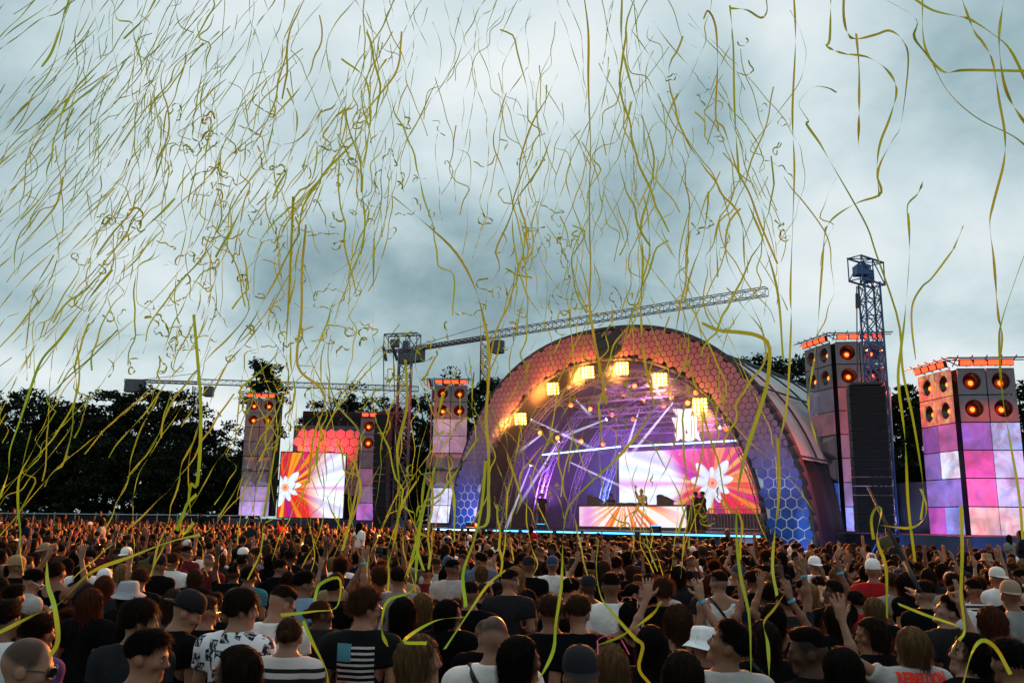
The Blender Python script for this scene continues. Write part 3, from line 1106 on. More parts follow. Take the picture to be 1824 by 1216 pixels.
# scaffold wall with cloth between the right towers
b = MB()
q0, q1 = at(1585, 930, 38.5), at(1668, 930, 35.5)
b.box(((q0.x + q1.x) / 2, (q0.y + q1.y) / 2, 2.05), ((q1 - q0).length, .2, 4.1), math.atan2(q1.y - q0.y, q1.x - q0.x))
o = b.build('cloth_screen', M['podium'])
tag(o, 'blue lit cloth screen between the two right towers', 'screen cloth')
# blue floor lamps washing plinths
for (px, py, Y, en, lb) in ((520, 935, 57.0, 260, 'blue flood lamp before the leftmost plinth'), (665, 935, 51.5, 260, 'blue flood lamp below the hanging speakers'), (1585, 960, 33.5, 420, 'blue flood lamp below the right line speakers'), (1770, 960, 28.6, 380, 'blue flood lamp below the far right tower')):
    p = at(px, py, Y)
    zg = ground_z(Y)
    e = empty('blue_flood', (p.x, p.y, zg), 0, lb, 'floodlight')
    link_obj('case', fl_me, e)
    MB().box((0, 0, .246), (.34, .19, .01)).build('lens', M['led_blue'], e)
    spot('blue_wash', (p.x, p.y, zg + .35), (p.x, p.y + 2.5, zg + 2.0), en, (.05, .22, 1.0), 150, .9, .2)

# ------------------------------------------------------------------ honeycomb backdrop behind the side screen
h0 = at(513, 925, 58)
back = empty('honeycomb_backdrop', (h0.x, h0.y, ground_z(58)), R(3), 'red lit honeycomb wall with a black top behind the square side screen', 'backdrop')
BWD, BZ0, BZ1 = 4.75, 1.2, 8.0
mat('hex_red', (.62, .22, .24), .6, .12, 2.0)
b = MB()
b.box((BWD / 2, .15, (BZ0 + BZ1) / 2), (BWD, .2, BZ1 - BZ0))
b.build('line_sheet', M['cone_black'], back)
hm = hex_mesh(hex_pts(.58 / math.sqrt(3)), .03, M['hex_red'])
row, z = 0, BZ0 + .35
while z < BZ1 - .1:
    for i in range(9):
        x = .32 + i * .62 + (row % 2) * .31
        if x < BWD - .05 and z > 3.2:
            link_obj('hexagon_panel', hm, back, (x, .05, z))
    row += 1
    z += .62 * math.sqrt(3) / 2
b = MB()
b.box((2.6, 1.6, 8.15), (4.3, 2.4, 1.7))
bevel(b.build('roof_box', M['black_cloth'], back), .05)
b = MB()
for i in range(9):
    b.bar((i * BWD / 8, 0, BZ1), (i * BWD / 8, 0, BZ1 + .25), .03, 4)
b.build('post', M['truss_dark'], back)
for (px, k) in ((535, 'left'), (590, 'middle')):
    p = at(px, 800, 57)
    e = empty('red_flood', (p.x, p.y, 6.35), 0, 'dark red lamp on the top of the square side screen, the %s one' % k, 'floodlight')
    MB().box((0, 0, .12), (.5, .35, .24)).build('case', M['black_metal'], e)
    MB().box((0, .185, .12), (.42, .02, .18)).build('lens', M['red_dot'], e)
    area('red_wash', (p.x, p.y + .3, 6.6), (p.x, p.y + 1.4, 7.6), 120, (1.0, .05, .05), .5, .3)

# ------------------------------------------------------------------ lifting masts and hanging line speakers
def mast(b, x, y, z0, z1, w_, r=.045):
    cs = [(x - w_ / 2, y - w_ / 2), (x + w_ / 2, y - w_ / 2), (x + w_ / 2, y + w_ / 2), (x - w_ / 2, y + w_ / 2)]
    for c_ in cs:
        b.bar((c_[0], c_[1], z0), (c_[0], c_[1], z1), r, 5)
    n = max(2, round((z1 - z0) / w_ / 1.1))
    for i in range(n):
        a, c2 = z0 + (z1 - z0) * i / n, z0 + (z1 - z0) * (i + 1) / n
        for k in range(4):
            p_, q_ = cs[k], cs[(k + 1) % 4]
            b.bar((p_[0], p_[1], a), (q_[0], q_[1], a), r * .55, 4, cap=False)
            b.bar((p_[0], p_[1], a), (q_[0], q_[1], c2), r * .5, 4, cap=False)
            b.bar((q_[0], q_[1], a), (p_[0], p_[1], c2), r * .5, 4, cap=False)
    return b


def lattice_box(b, p, q, w_, h, r=.035, seg=.8, up=None):
    p, q = Vector(p), Vector(q)
    d = (q - p)
    L = d.length
    d.normalize()
    a = d.cross(Vector((0, 0, 1))).normalized()
    c_ = Vector((0, 0, 1))
    os_ = [a * w_ / 2, -a * w_ / 2, -a * w_ / 2 + c_ * h, a * w_ / 2 + c_ * h]
    for o_ in os_:
        b.bar(p + o_, q + o_, r, 5)
    n = max(1, round(L / seg))
    for i in range(n + 1):
        u0 = p + d * (L * i / n)
        for k in range(4):
            b.bar(u0 + os_[k], u0 + os_[(k + 1) % 4], r * .6, 4, cap=False)
        if i < n:
            u1 = p + d * (L * (i + 1) / n)
            for k in range(4):
                b.bar(u0 + os_[k], u1 + os_[(k + 1) % 4], r * .55, 4, cap=False)
    return b


mat('mast_grey', (.10, .10, .115), .5, .2, 2.0, metal=.4)
mat('mast_blue', (.04, .10, .22), .5, .2, 2.0, metal=.3)


def lift_tower(label, x, y, zt, w_, head_dir, head_len, m_head, base_w):
    e = empty('lifting_mast', (x, y, ground_z(y)), 0, label, 'mast', 'lifting masts for the speakers')
    zt -= ground_z(y)
    b = MB()
    mast(b, 0, 0, 0, zt, w_)
    b.build('mast', m_head, e)
    hd = Vector(head_dir).normalized()
    b = MB()
    lattice_box(b, hd * head_len + Vector((0, 0, zt)), -hd * (w_ * 1.1) + Vector((0, 0, zt)), w_ * .95, .95, .045, .8)
    b.box(tuple(hd * (head_len * .55) + Vector((0, 0, zt + .45))), (.5, .5, .4))
    b.box((0, 0, zt + .3), (.35, .3, .5))
    b.build('head_frame', m_head, e)
    b = MB()
    for s_ in (-1, 1):
        b.bar((s_ * base_w, -base_w, 0), (0, 0, 2.2), .05, 5)
        b.bar((s_ * base_w, base_w, 0), (0, 0, 2.2), .05, 5)
    b.build('outrigger', M['mast_grey'], e)
    return e


pt = at(722, 640, 50)
zt1 = at(722, 624, 50).z
lift_tower('lattice mast with box head left of the arch, glowing red low down', pt.x, pt.y, zt1, .72, (-1, .25, 0), 1.25, M['mast_grey'], 1.3)
pr = at(1552, 560, 34.3)
zt2 = at(1550, 505, 34.3).z
lift_tower('lattice mast with blue box head rising behind the right line speakers', pr.x, pr.y, zt2, .62, (-.75, -.55, 0), .95, M['mast_blue'], 1.0)
area('mast_glow', (pt.x + 1.2, pt.y - 1.2, 9.3), (pt.x, pt.y, 6.5), 90, (1, .06, .03), .6, .3)


def line_array(label, top, w_, n, hh, curve, rz, depth=.7):
    """cabinets hung under each other in a J curve"""
    e = empty('line_speaker', top, rz, label, 'speaker', 'black line speakers hung from masts')
    b = MB()
    b.box((0, 0, 0), (w_, depth, hh - .025))
    b.cur = 1
    b.box((0, -depth / 2 - .008, 0), (w_ * .94, .014, hh * .82))
    me = b.mesh('cabinet', M['black_metal'], M['black_cloth'])
    y, z, a = 0.0, -.3, 0.0
    for k in range(n):
        o = link_obj('cabinet', me, e, (0, y, z))
        o.rotation_euler = (a, 0, 0)
        a2 = curve * (k / n) ** 2
        y += math.sin(a2) * hh
        z -= math.cos(a2) * hh
        a = a2
    b = MB()
    b.box((0, 0, -.02), (w_ * .9, depth * 1.1, .1))
    b.build('bumper_frame', M['truss_dark'], e)
    return e


tp = at(684, 735, 49.2)
line_array('slim black hanging speaker column nearest the square side screen', tp, .80, 17, .37, .30, R(-14))
tq = at(704, 735, 50.3)
line_array('second slim black hanging speaker column, right against the lattice mast', tq, .85, 17, .37, .25, R(10))
for (px, t_, lb) in ((683, tp, 'thin lifting cable above the left hanging speaker'), (700, tq, 'thin lifting cable beside the lattice mast')):
    q = at(px, 612, t_.y)
    o = MB().bar((0, 0, 0), Vector((q.x - t_.x, 0, q.z - t_.z)), .03, 5).bar((0, 0, q.z - t_.z - 1.0), (q.x - t_.x, 0, q.z - t_.z - .2), .09, 6).build('lifting_cable', M['truss_dark'], None, False, t_)
    tag(o, lb, 'cable')
tr = at(1541, 684, 33.6)
line_array('big black line speaker column hung before the tall right tower', tr, 1.34, 16, .345, .12, R(-14), .8)
q = at(1526, 510, 33.6)
o = MB().bar((-.3, 0, 0), (q.x - tr.x, 0, q.z - tr.z), .025, 5).bar((q.x - tr.x - .03, 0, q.z - tr.z - .9), (q.x - tr.x, 0, q.z - tr.z - .3), .08, 6).build('lifting_cable', M['truss_dark'], None, False, tr)
tag(o, 'thin lifting cable under the blue mast head', 'cable')
# red ladder of light on the tall right tower side
p0, p1 = at(1576, 690, 36.5), at(1588, 930, 36.5)
b = MB()
truss_line(b, p0, p1, .3, .03, .4)
o = b.build('red_truss', M['stage_truss'])
tag(o, 'thin truss lit red along the right edge of the line speakers', 'truss')
area('truss_glow', p0 + Vector((-.3, -.6, .6)), (p0 + p1) / 2, 60, (1, .05, .02), .3, .3)

# ------------------------------------------------------------------ far cranes
def crane(label, mp, Y, tip, tipY, tail, jw, mw, m, cab):
    base = at(mp[0], mp[1], Y)
    e = empty('tower_crane', (base.x, base.y, ground_z(Y)), 0, label, 'crane')
    o_ = e.location
    b = MB()
    mast(b, 0, 0, 0, base.z - .5 - o_.z, mw, mw * .07)
    b.build('mast', m, e)
    tp_ = at(tip[0], tip[1], tipY)
    tp_.z = base.z + (tp_.z - base.z)
    rel = tp_ - base
    hz = base.z - o_.z
    b = MB()
    lattice_box(b, (0, 0, hz), (rel.x, rel.y, hz + rel.z), jw, jw * 1.05, jw * .06, jw * 1.5)
    b.build('jib', m, e)
    u = Vector((rel.x, rel.y, 0)).normalized()
    b = MB()
    tl = -u * tail
    lattice_box(b, (0, 0, hz), (tl.x, tl.y, hz - rel.z * tail / max(rel.length, 1)), jw, jw * .5, jw * .09, jw * 1.4)
    b.build('counter_jib', m, e)
    b = MB()
    an = math.atan2(u.y, u.x)
    b.box((tl.x * .86, tl.y * .86, hz - 1.0 - rel.z * tail / rel.length), (tail * .26, jw * 1.5, 2.6), an)
    bevel(b.build('counterweight', M['crane_grey'], e), .1)
    b = MB()
    b.box((u.x * 2.0 + .6, u.y * 2.0, hz - 1.6), (1.9, 1.8, 2.3), an)
    bevel(b.build('cab', M['crane_grey'], e), .15)
    b = MB()
    b.bar((0, 0, hz + jw), (0, 0, hz + jw * 1.05 + 1.6), .22, 5)
    b.bar((0, 0, hz + jw + 1.4), (tl.x * .9, tl.y * .9, hz + .6), .06, 4)
    b.build('tie', m, e)
    return e


crane('tall building crane whose long jib rises behind the arch', (865, 604), 150, (1366, 526), 118, 21, 1.1, 1.6, M['crane_red'], 0)
crane('far building crane with level jib over the dark trees at the left', (352, 684), 190, (745, 697), 190, 16, 1.05, 1.5, M['crane_grey'], 0)

# ------------------------------------------------------------------ fence along the left edge of the field
fen = empty('field_fence', (0, 0, 0), 0, 'dark cloth covered fence with pale top rail along the left field edge', 'fence')
a, c_ = at(-160, 912, 61), at(425, 918, 62)
n = 16
for i in range(n):
    p, q = a.lerp(c_, i / n), a.lerp(c_, (i + 1) / n)
    zg = ground_z(p.y)
    ctr = (p + q) / 2
    ln = (q - p).length
    b = MB()
    b.box((0, 0, (p.z + zg) / 2 - .03), (ln - .04, .03, p.z - zg - .1))
    o = b.build('cloth_panel', M['black_cloth'], fen, False, (ctr.x, ctr.y, 0))
    o.rotation_euler = (0, 0, math.atan2(q.y - p.y, q.x - p.x))
    MB().bar((p.x, p.y - .03, zg), (p.x, p.y - .03, p.z + .12), .05, 6).build('post', M['steel'], fen)
MB().bar(a + Vector((0, -.05, 0)), c_ + Vector((0, -.05, 0)), .045, 6).build('top_rail', M['steel'], fen)

# ------------------------------------------------------------------ trees
mat('bark', (.04, .032, .026), .9, .4, 3.0, bump=.6, bscale=8)
leafm = bpy.data.materials.new('leaves')
leafm.use_nodes = True
t = NT(leafm.node_tree)
pos = t.n('ShaderNodeNewGeometry')
nz = t.n('ShaderNodeTexNoise', inp={'Vector': pos.outputs['Position'], 'Scale': .9, 'Detail': 3.0})
c = t.ramp(nz.outputs[0], [(.3, (.006, .010, .006)), (.7, (.019, .027, .011))])
p = t.n('ShaderNodeBsdfPrincipled', inp={'Base Color': c, 'Roughness': .8, 'Specular IOR Level': .04})
t.link(p.outputs[0], t.n('ShaderNodeOutputMaterial').inputs[0])


def crown_mesh(name, seed, shape, n_cl, n_lf, leaf):
    """shape(rng)->clump centre and radius; leaves are small bent quads around clump centres"""
    rg = np.random.default_rng(seed)
    Vs = []
    for _ in range(n_cl):
        c0, rad = shape(rg)
        k = int(n_lf * (.6 + .8 * rg.random()))
        d = rg.normal(size=(k, 3))
        d /= np.linalg.norm(d, axis=1)[:, None]
        pts = c0 + d * (rad * rg.random((k, 1)) ** .5) * np.array([1, 1, .62])
        a = rg.normal(size=(k, 3))
        a /= np.linalg.norm(a, axis=1)[:, None]
        bb = np.cross(a, rg.normal(size=(k, 3)))
        bb /= np.linalg.norm(bb, axis=1)[:, None]
        s_ = leaf * (.6 + .8 * rg.random((k, 1)))
        Vs.append(np.stack([pts - a * s_, pts + bb * s_ * .45, pts + a * s_, pts - bb * s_ * .45], 1))
    V = np.concatenate(Vs).reshape(-1, 3)
    Fq = np.arange(len(V)).reshape(-1, 4)
    return np_mesh(name, V, Fq, False, (leafm,))


def broad(h0, h1, rx):
    def f(rg):
        while True:
            q = rg.uniform(-1, 1, 3)
            if .25 < np.linalg.norm(q) < 1:
                break
        k = (h1 - h0) / 2
        wob = 1 + .22 * math.sin(3 * math.atan2(q[1], q[0]) + 2 * q[2])
        return np.array([q[0] * rx * wob, q[1] * rx * wob, h0 + k + q[2] * k]), rg.uniform(.5, 1.15)
    return f


def pine(h0, h1, rx):
    tiers = None

    def f(rg):
        k = rg.random()
        z = h0 + (h1 - h0) * k
        lim = rx * (1.0 - .55 * k) * (.65 + .35 * math.sin(k * 19))
        an = rg.uniform(0, 2 * math.pi)
        rr = lim * rg.random() ** .4
        return np.array([rr * math.cos(an) + .5 * k, rr * math.sin(an), z + rg.uniform(-.2, .2)]), rg.uniform(.4, .95)
    return f


def limbs(seed, h, r0, spread, hs):
    rg = random.Random(seed)
    b = MB()
    pts = [Vector((rg.uniform(-.2, .2) * i, rg.uniform(-.2, .2) * i, h * i / 6)) for i in range(7)]
    for i in range(6):
        b.bar(pts[i], pts[i + 1], r0 * (1 - i / 7), 8, r0 * (1 - (i + 1) / 7))
    for i in range(14):
        k = rg.uniform(hs, .95)
        i0 = min(5, int(k * 6))
        s_ = pts[i0].lerp(pts[i0 + 1], k * 6 - i0)
        an = rg.uniform(0, 6.28)
        L = spread * rg.uniform(.4, .95) * (1.2 - k * .6)
        m_ = s_ + Vector((math.cos(an) * L * .5, math.sin(an) * L * .5, L * .25))
        e_ = s_ + Vector((math.cos(an + .3) * L, math.sin(an + .3) * L, L * .55))
        b.bar(s_, m_, r0 * .3 * (1.1 - k), 5, r0 * .2 * (1.1 - k))
        b.bar(m_, e_, r0 * .2 * (1.1 - k), 5, .02)
    return b.mesh('trunk', M['bark'], smooth=True)


crowns = [crown_mesh('crown', 21, broad(3.0, 13.0, 4.2), 150, 60, .20), crown_mesh('crown', 22, broad(.2, 12.2, 4.8), 230, 60, .21), crown_mesh('crown', 23, broad(4.5, 14.0, 3.6), 120, 58, .19)]
trunks = [limbs(31, 12.2, .32, 4.2, .25), limbs(32, 11.4, .35, 4.8, .2), limbs(33, 13.2, .28, 3.6, .35)]
pine_cr = crown_mesh('crown', 24, pine(5.0, 16.0, 3.6), 120, 62, .17)
pine_tr = limbs(34, 15.5, .34, 3.8, .35)
sparse = crown_mesh('crown', 25, broad(6.0, 14.5, 3.8), 60, 46, .19)
sparse_tr = limbs(35, 14.0, .28, 4.4, .4)
tree_px = [
    # px of trunk, top py, depth, kind, label
    (-60, 676, 74, 1, 'dark broad tree at the left end of the tree line'),
    (62, 686, 70, 0, 'dark leafy tree, second in the tree line at the left'),
    (140, 706, 76, 1, 'dark leafy tree in the left tree line with low rounded top'),
    (205, 690, 70, 2, 'dark tall tree in the left tree line beside the crane cab'),
    (268, 682, 73, 0, 'dark tree in the left tree line just under the crane counterweight'),
    (318, 690, 70, 2, 'dark tree in the left tree line below the crane jib'),
    (372, 752, 74, 1, 'lower dark tree between the tree line and the leftmost tower'),
    (40, 760, 66, 1, 'lower dark bushy tree at the left behind the fence'),
    (130, 770, 65, 1, 'low dark tree behind the fence, second from the left'),
    (230, 765, 66, 1, 'low dark tree behind the fence under the crane'),
    (315, 780, 66, 1, 'low dark tree behind the fence right of the crane mast'),
    (395, 790, 68, 1, 'low dark tree left of the leftmost tower'),
    (440, 800, 72, 1, 'low dark tree behind the foot of the leftmost tower'),
    (690, 770, 66, 1, 'low dark tree behind the hanging speakers'),
    (745, 775, 65, 1, 'low dark tree behind the lattice mast foot'),
    (800, 790, 68, 1, 'low dark tree behind the arch left foot'),
    (1600, 790, 56, 1, 'low dark tree behind the cloth screen'),
    (466, 640, 74, 3, 'tall dark pine towering behind the leftmost panel tower'),
    (600, 682, 80, 4, 'thin crowned tree behind the honeycomb backdrop'),
    (655, 676, 78, 4, 'thin crowned tree behind the hanging speakers'),
    (748, 700, 76, 0, 'dark tree behind the lattice mast and its panel tower'),
    (842, 642, 70, 4, 'thin leafy tree showing between the panel tower and the arch'),
    (885, 668, 76, 0, 'dark tree half hidden behind the left shoulder of the arch'),
    (1345, 628, 76, 2, 'dark tree above the right shoulder of the arch roof'),
    (1410, 626, 72, 0, 'dark tree between the arch roof and the tall right tower'),
    (1478, 690, 70, 1, 'dark tree hidden mostly behind the tall right tower'),
    (1612, 672, 58, 1, 'dark tree between the two right towers'),
    (1660, 690, 62, 0, 'dark tree behind the far right tower'),
    (1812, 676, 56, 0, 'dark tree at the right edge of the picture'),
    (1880, 690, 52, 1, 'dark tree beyond the right end of the towers'),
]
for (px, py, Y, kd, lb) in tree_px:
    top = at(px, py, Y)
    zg = ground_z(Y)
    cm, tm, h = ((crowns[0], trunks[0], 13.4), (crowns[1], trunks[1], 12.6), (crowns[2], trunks[2], 14.4), (pine_cr, pine_tr, 16.3), (sparse, sparse_tr, 14.9))[kd]
    k = (top.z - zg) / h
    e = empty('pine_tree' if kd == 3 else 'broadleaf_tree', (top.x, top.y, zg), RNG.uniform(0, 6.28), lb, 'tree', 'trees behind the field')
    e.scale = (k * RNG.uniform(.95, 1.15), k * RNG.uniform(.95, 1.15), k)
    link_obj('trunk', tm, e)
    link_obj('crown', cm, e)

# ------------------------------------------------------------------ people: implicit surfaces -> one continuous skin
def surface_nets(d, ax):
    s = d < 0
    nx, ny, nz_ = d.shape
    cnt = np.zeros((nx - 1, ny - 1, nz_ - 1), np.int8)
    for i in (0, 1):
        for j in (0, 1):
            for k in (0, 1):
                cnt += s[i:nx - 1 + i, j:ny - 1 + j, k:nz_ - 1 + k]
    mask = (cnt > 0) & (cnt < 8)
    I, J, K = np.nonzero(mask)
    idx = np.full(mask.shape, -1, np.int32)
    idx[I, J, K] = np.arange(len(I))
    acc = np.zeros((len(I), 3))
    num = np.zeros(len(I))
    cor = [(i, j, k) for i in (0, 1) for j in (0, 1) for k in (0, 1)]
    for a in cor:
        for ax_ in range(3):
            if a[ax_] == 0:
                b = list(a)
                b[ax_] = 1
                va = d[I + a[0], J + a[1], K + a[2]]
                vb = d[I + b[0], J + b[1], K + b[2]]
                cr_ = (va < 0) != (vb < 0)
                t_ = np.where(cr_, va / np.where(cr_, va - vb, 1), 0)
                p = np.array(a, float)[None, :].repeat(len(I), 0)
                p[:, ax_] += t_
                acc += p * cr_[:, None]
                num += cr_
    pos = acc / num[:, None] + np.stack([I, J, K], 1)
    V = np.stack([np.interp(pos[:, q], np.arange(len(ax[q])), ax[q]) for q in range(3)], 1)
    Fs = []
    for ax_ in range(3):
        sl0 = [slice(1, -1)] * 3
        a0 = [slice(1, None)] * 3
        s0 = s[tuple(slice(0, -1) if q == ax_ else slice(1, -1) for q in range(3))]
        s1 = s[tuple(slice(1, None) if q == ax_ else slice(1, -1) for q in range(3))]
        e = np.nonzero(s0 != s1)
        flip = s0[e]
        b = [e[q] + (0 if q == ax_ else 1) for q in range(3)]
        u, v = (ax_ + 1) % 3, (ax_ + 2) % 3

        def cell(du, dv):
            c = [b[0], b[1], b[2]]
            c[u] = c[u] - du
            c[v] = c[v] - dv
            return idx[c[0], c[1], c[2]]
        q = np.stack([cell(1, 1), cell(0, 1), cell(0, 0), cell(1, 0)], 1)
        q = np.where(flip[:, None], q, q[:, ::-1])
        Fs.append(q)
    Fq = np.concatenate(Fs)
    return V, Fq[(Fq >= 0).all(1)]


class Field:
    def __init__(s, lo, hi, h, zfine=None, hz=None):
        s.ax = [np.arange(lo[0], hi[0], h), np.arange(lo[1], hi[1], h), None]
        if zfine is None:
            s.ax[2] = np.arange(lo[2], hi[2], h)
        else:
            s.ax[2] = np.concatenate([np.arange(lo[2], zfine, hz), np.arange(zfine, hi[2], h)])
        s.d = np.full([len(a) for a in s.ax], 1.0, np.float32)

    def block(s, lo, hi):
        sl = []
        for q in range(3):
            a = np.searchsorted(s.ax[q], lo[q])
            b = np.searchsorted(s.ax[q], hi[q])
            sl.append(slice(max(0, a - 1), min(len(s.ax[q]), b + 1)))
        g = np.meshgrid(*[s.ax[q][sl[q]] for q in range(3)], indexing='ij')
        return tuple(sl), np.stack(g, -1).astype(np.float32)

    def smin(s, sl, f, k):
        d = s.d[sl]
        h = np.clip(.5 + .5 * (d - f) / k, 0, 1)
        s.d[sl] = d * (1 - h) + f * h - k * h * (1 - h)

    def cone(s, a, b, ra, rb, k=.02, cut=None, grow=0.0, flat=None):
        a, b = np.array(a, np.float32), np.array(b, np.float32)
        ra, rb = ra + grow, rb + grow
        m = max(ra, rb) + k + .03
        sl, P = s.block(np.minimum(a, b) - m, np.maximum(a, b) + m)
        if P.size == 0:
            return
        ba = b - a
        t_ = np.clip(((P - a) @ ba) / max(ba @ ba, 1e-9), 0, 1)
        f = np.linalg.norm(P - a - t_[..., None] * ba, axis=-1) - (ra + (rb - ra) * t_)
        if cut is not None:
            n = ba / np.linalg.norm(ba)
            f = np.maximum(f, (P - (a + ba * cut)) @ n)
        s.smin(sl, f, k)

    def ell(s, c, r, k=.03, Rm=None, o=None, grow=0.0):
        """ellipsoid; with Rm the centre is in a rotated frame at o"""
        r = np.array(r, np.float32) + grow
        c = np.array(c, np.float32)
        wc = c if Rm is None else np.array(o, np.float32) + Rm @ c
        m = float(r.max()) + k + .03
        sl, P = s.block(wc - m, wc + m)
        if P.size == 0:
            return
        Q = P - wc
        if Rm is not None:
            Q = Q @ Rm
        k0 = np.linalg.norm(Q / r, axis=-1)
        k1 = np.linalg.norm(Q / (r * r), axis=-1)
        f = k0 * (k0 - 1) / np.maximum(k1, 1e-5)
        s.smin(sl, f, k)

    def carve(s, lo, hi, fn):
        sl, P = s.block(lo, hi)
        s.d[sl] = np.maximum(s.d[sl], fn(P))

    def mesh(s):
        return surface_nets(s.d, s.ax)


def rot(yaw, pitch, roll):
    return np.array(Matrix(Euler((pitch, roll, yaw), 'XYZ').to_matrix().to_4x4().to_3x3()), np.float32)


PIV = np.array((0, .012, 1.512), np.float32)      # neck pivot


def head_prims(F, Rh, o):
    def W(p):
        return o + Rh @ np.array(p, np.float32)
    F.ell((0, -.008, .145), (.076, .098, .094), .02, Rh, o)
    F.ell((0, .030, .085), (.060, .066, .088), .03, Rh, o)
    F.cone(W((-.022, .070, .022)), W((.022, .070, .022)), .024, .024, .02)
    F.cone(W((0, .096, .128)), W((0, .112, .090)), .007, .0105, .010)
    F.cone(W((-.010, .102, .084)), W((.010, .102, .084)), .007, .007, .008)
    F.cone(W((-.036, .086, .134)), W((.036, .086, .134)), .010, .010, .016)
    F.cone(W((-.018, .089, .052)), W((.018, .089, .052)), .0075, .0075, .008)
    F.cone(W((-.014, .087, .041)), W((.014, .087, .041)), .007, .007, .008)
    for s_ in (-1, 1):
        F.ell((s_ * .077, -.006, .110), (.012, .024, .034), .006, Rh, o)
        F.ell((s_ * .045, .070, .095), (.022, .022, .022), .02, Rh, o)
    F.cone(o + np.array((0, -.026, -.075)), W((0, -.014, .06)), .059, .050, .03)


def hand_prims(F, Wr, d, n, side, spread=.5, curl=.2, point=None, h=.0095):
    """d along the hand, n out of the back of the hand; side sets the thumb"""
    d = np.array(d, float) / np.linalg.norm(d)
    n = np.array(n, float) - d * np.dot(n, d)
    n /= np.linalg.norm(n)
    w_ = np.cross(d, n) * side
    Wr = np.array(Wr, float)
    for q in (-.024, 0, .024):
        F.cone(Wr + d * .012 + w_ * q * .7, Wr + d * .085 + w_ * q, .018, .0155, .012)
    L = (.062, .073, .078, .070)
    for i, q in enumerate((-.031, -.011, .010, .030)):
        c_ = curl if not (point is not None and i in point) else .05
        if point is not None and i not in point:
            c_ = 1.5
        dd = d + w_ * (q * spread * 10)
        dd /= np.linalg.norm(dd)
        b0 = Wr + d * .086 + w_ * q
        d1 = dd * math.cos(c_) - n * math.sin(c_)
        d2 = dd * math.cos(2.1 * c_) - n * math.sin(2.1 * c_)
        b1 = b0 + d1 * L[i] * .55
        b2 = b1 + d2 * L[i] * .5
        F.cone(b0, b1, h + .001, h, .004)
        F.cone(b1, b2, h, h - .0015, .004)
    t0 = Wr + d * .03 + w_ * .028
    t1 = t0 + (d * .55 + w_ * .8 - n * .25) * .045
    t2 = t1 + (d * .85 + w_ * .45 - n * .2) * .035
    F.cone(t0, t1, .0135, .0115, .008)
    F.cone(t1, t2, .0115, .0095, .004)


class Kit:
    pass


def torso(F, fem, g=0.0, low=True):
    sw = .158 if fem else .178
    F.ell((0, .0, .96), (.165 if fem else .160, .120, .13), .05, grow=g)
    F.ell((0, .005, 1.12), (.128 if fem else .142, .098, .15), .06, grow=g)
    F.ell((0, .0, 1.29), (.150 if fem else .172, .112 if fem else .120, .17), .06, grow=g)
    F.ell((0, -.02, 1.37), (.148 if fem else .170, .088, .10), .05, grow=g)
    if fem:
        for s_ in (-1, 1):
            F.ell((s_ * .072, .085, 1.27), (.062, .055, .062), .04, grow=g)
    for s_ in (-1, 1):
        F.cone((0, -.018, 1.472), (s_ * sw, -.008, 1.398), .056, .056, .05, grow=g)


def legs(F, fem, g=0.0, to=.0):
    for s_ in (-1, 1):
        F.cone((s_ * .088, 0, .92), (s_ * .095, .015, .50), .086, .057, .04, grow=g)
        F.cone((s_ * .095, .015, .50), (s_ * .100, -.01, .09), .056, .038, .02, grow=g)
        F.ell((s_ * .097, -.03, .36), (.048, .05, .11), .03, grow=g)
        if g == 0:
            F.cone((s_ * .100, -.03, .045), (s_ * .112, .13, .035), .040, .032, .02)


CLOTH_M = mat('cloth', (.5, .5, .5), .92, .16, 7.0, objcol=True, bump=.25, bscale=18, spec=.02)
TROU_M = mat('trousers', (.5, .5, .5), .9, .2, 9.0, objcol=True, spec=.15)
skin_m = bpy.data.materials.new('skin')
skin_m.use_nodes = True
t = NT(skin_m.node_tree)
oc = t.n('ShaderNodeObjectInfo').outputs['Color']
tn = t.n('ShaderNodeVertexColor', layer_name='tint')
co = t.n('ShaderNodeTexCoord').outputs['Object']
nz = t.n('ShaderNodeTexNoise', inp={'Vector': co, 'Scale': 14.0, 'Detail': 5.0})
k = t.n('ShaderNodeMapRange', inp={0: nz.outputs[0], 1: .3, 2: .7, 3: .86, 4: 1.10})
kk = t.n('ShaderNodeCombineXYZ', inp={0: k.outputs[0], 1: k.outputs[0], 2: k.outputs[0]})
c = t.mix(1.0, t.mix(1.0, oc, tn.outputs[0], 'MULTIPLY'), kk.outputs[0], 'MULTIPLY')
p = t.n('ShaderNodeBsdfPrincipled', inp={'Base Color': c, 'Roughness': .55, 'Specular IOR Level': .18})
p.inputs['Subsurface Weight'].default_value = 0.0
t.link(p.outputs[0], t.n('ShaderNodeOutputMaterial').inputs[0])

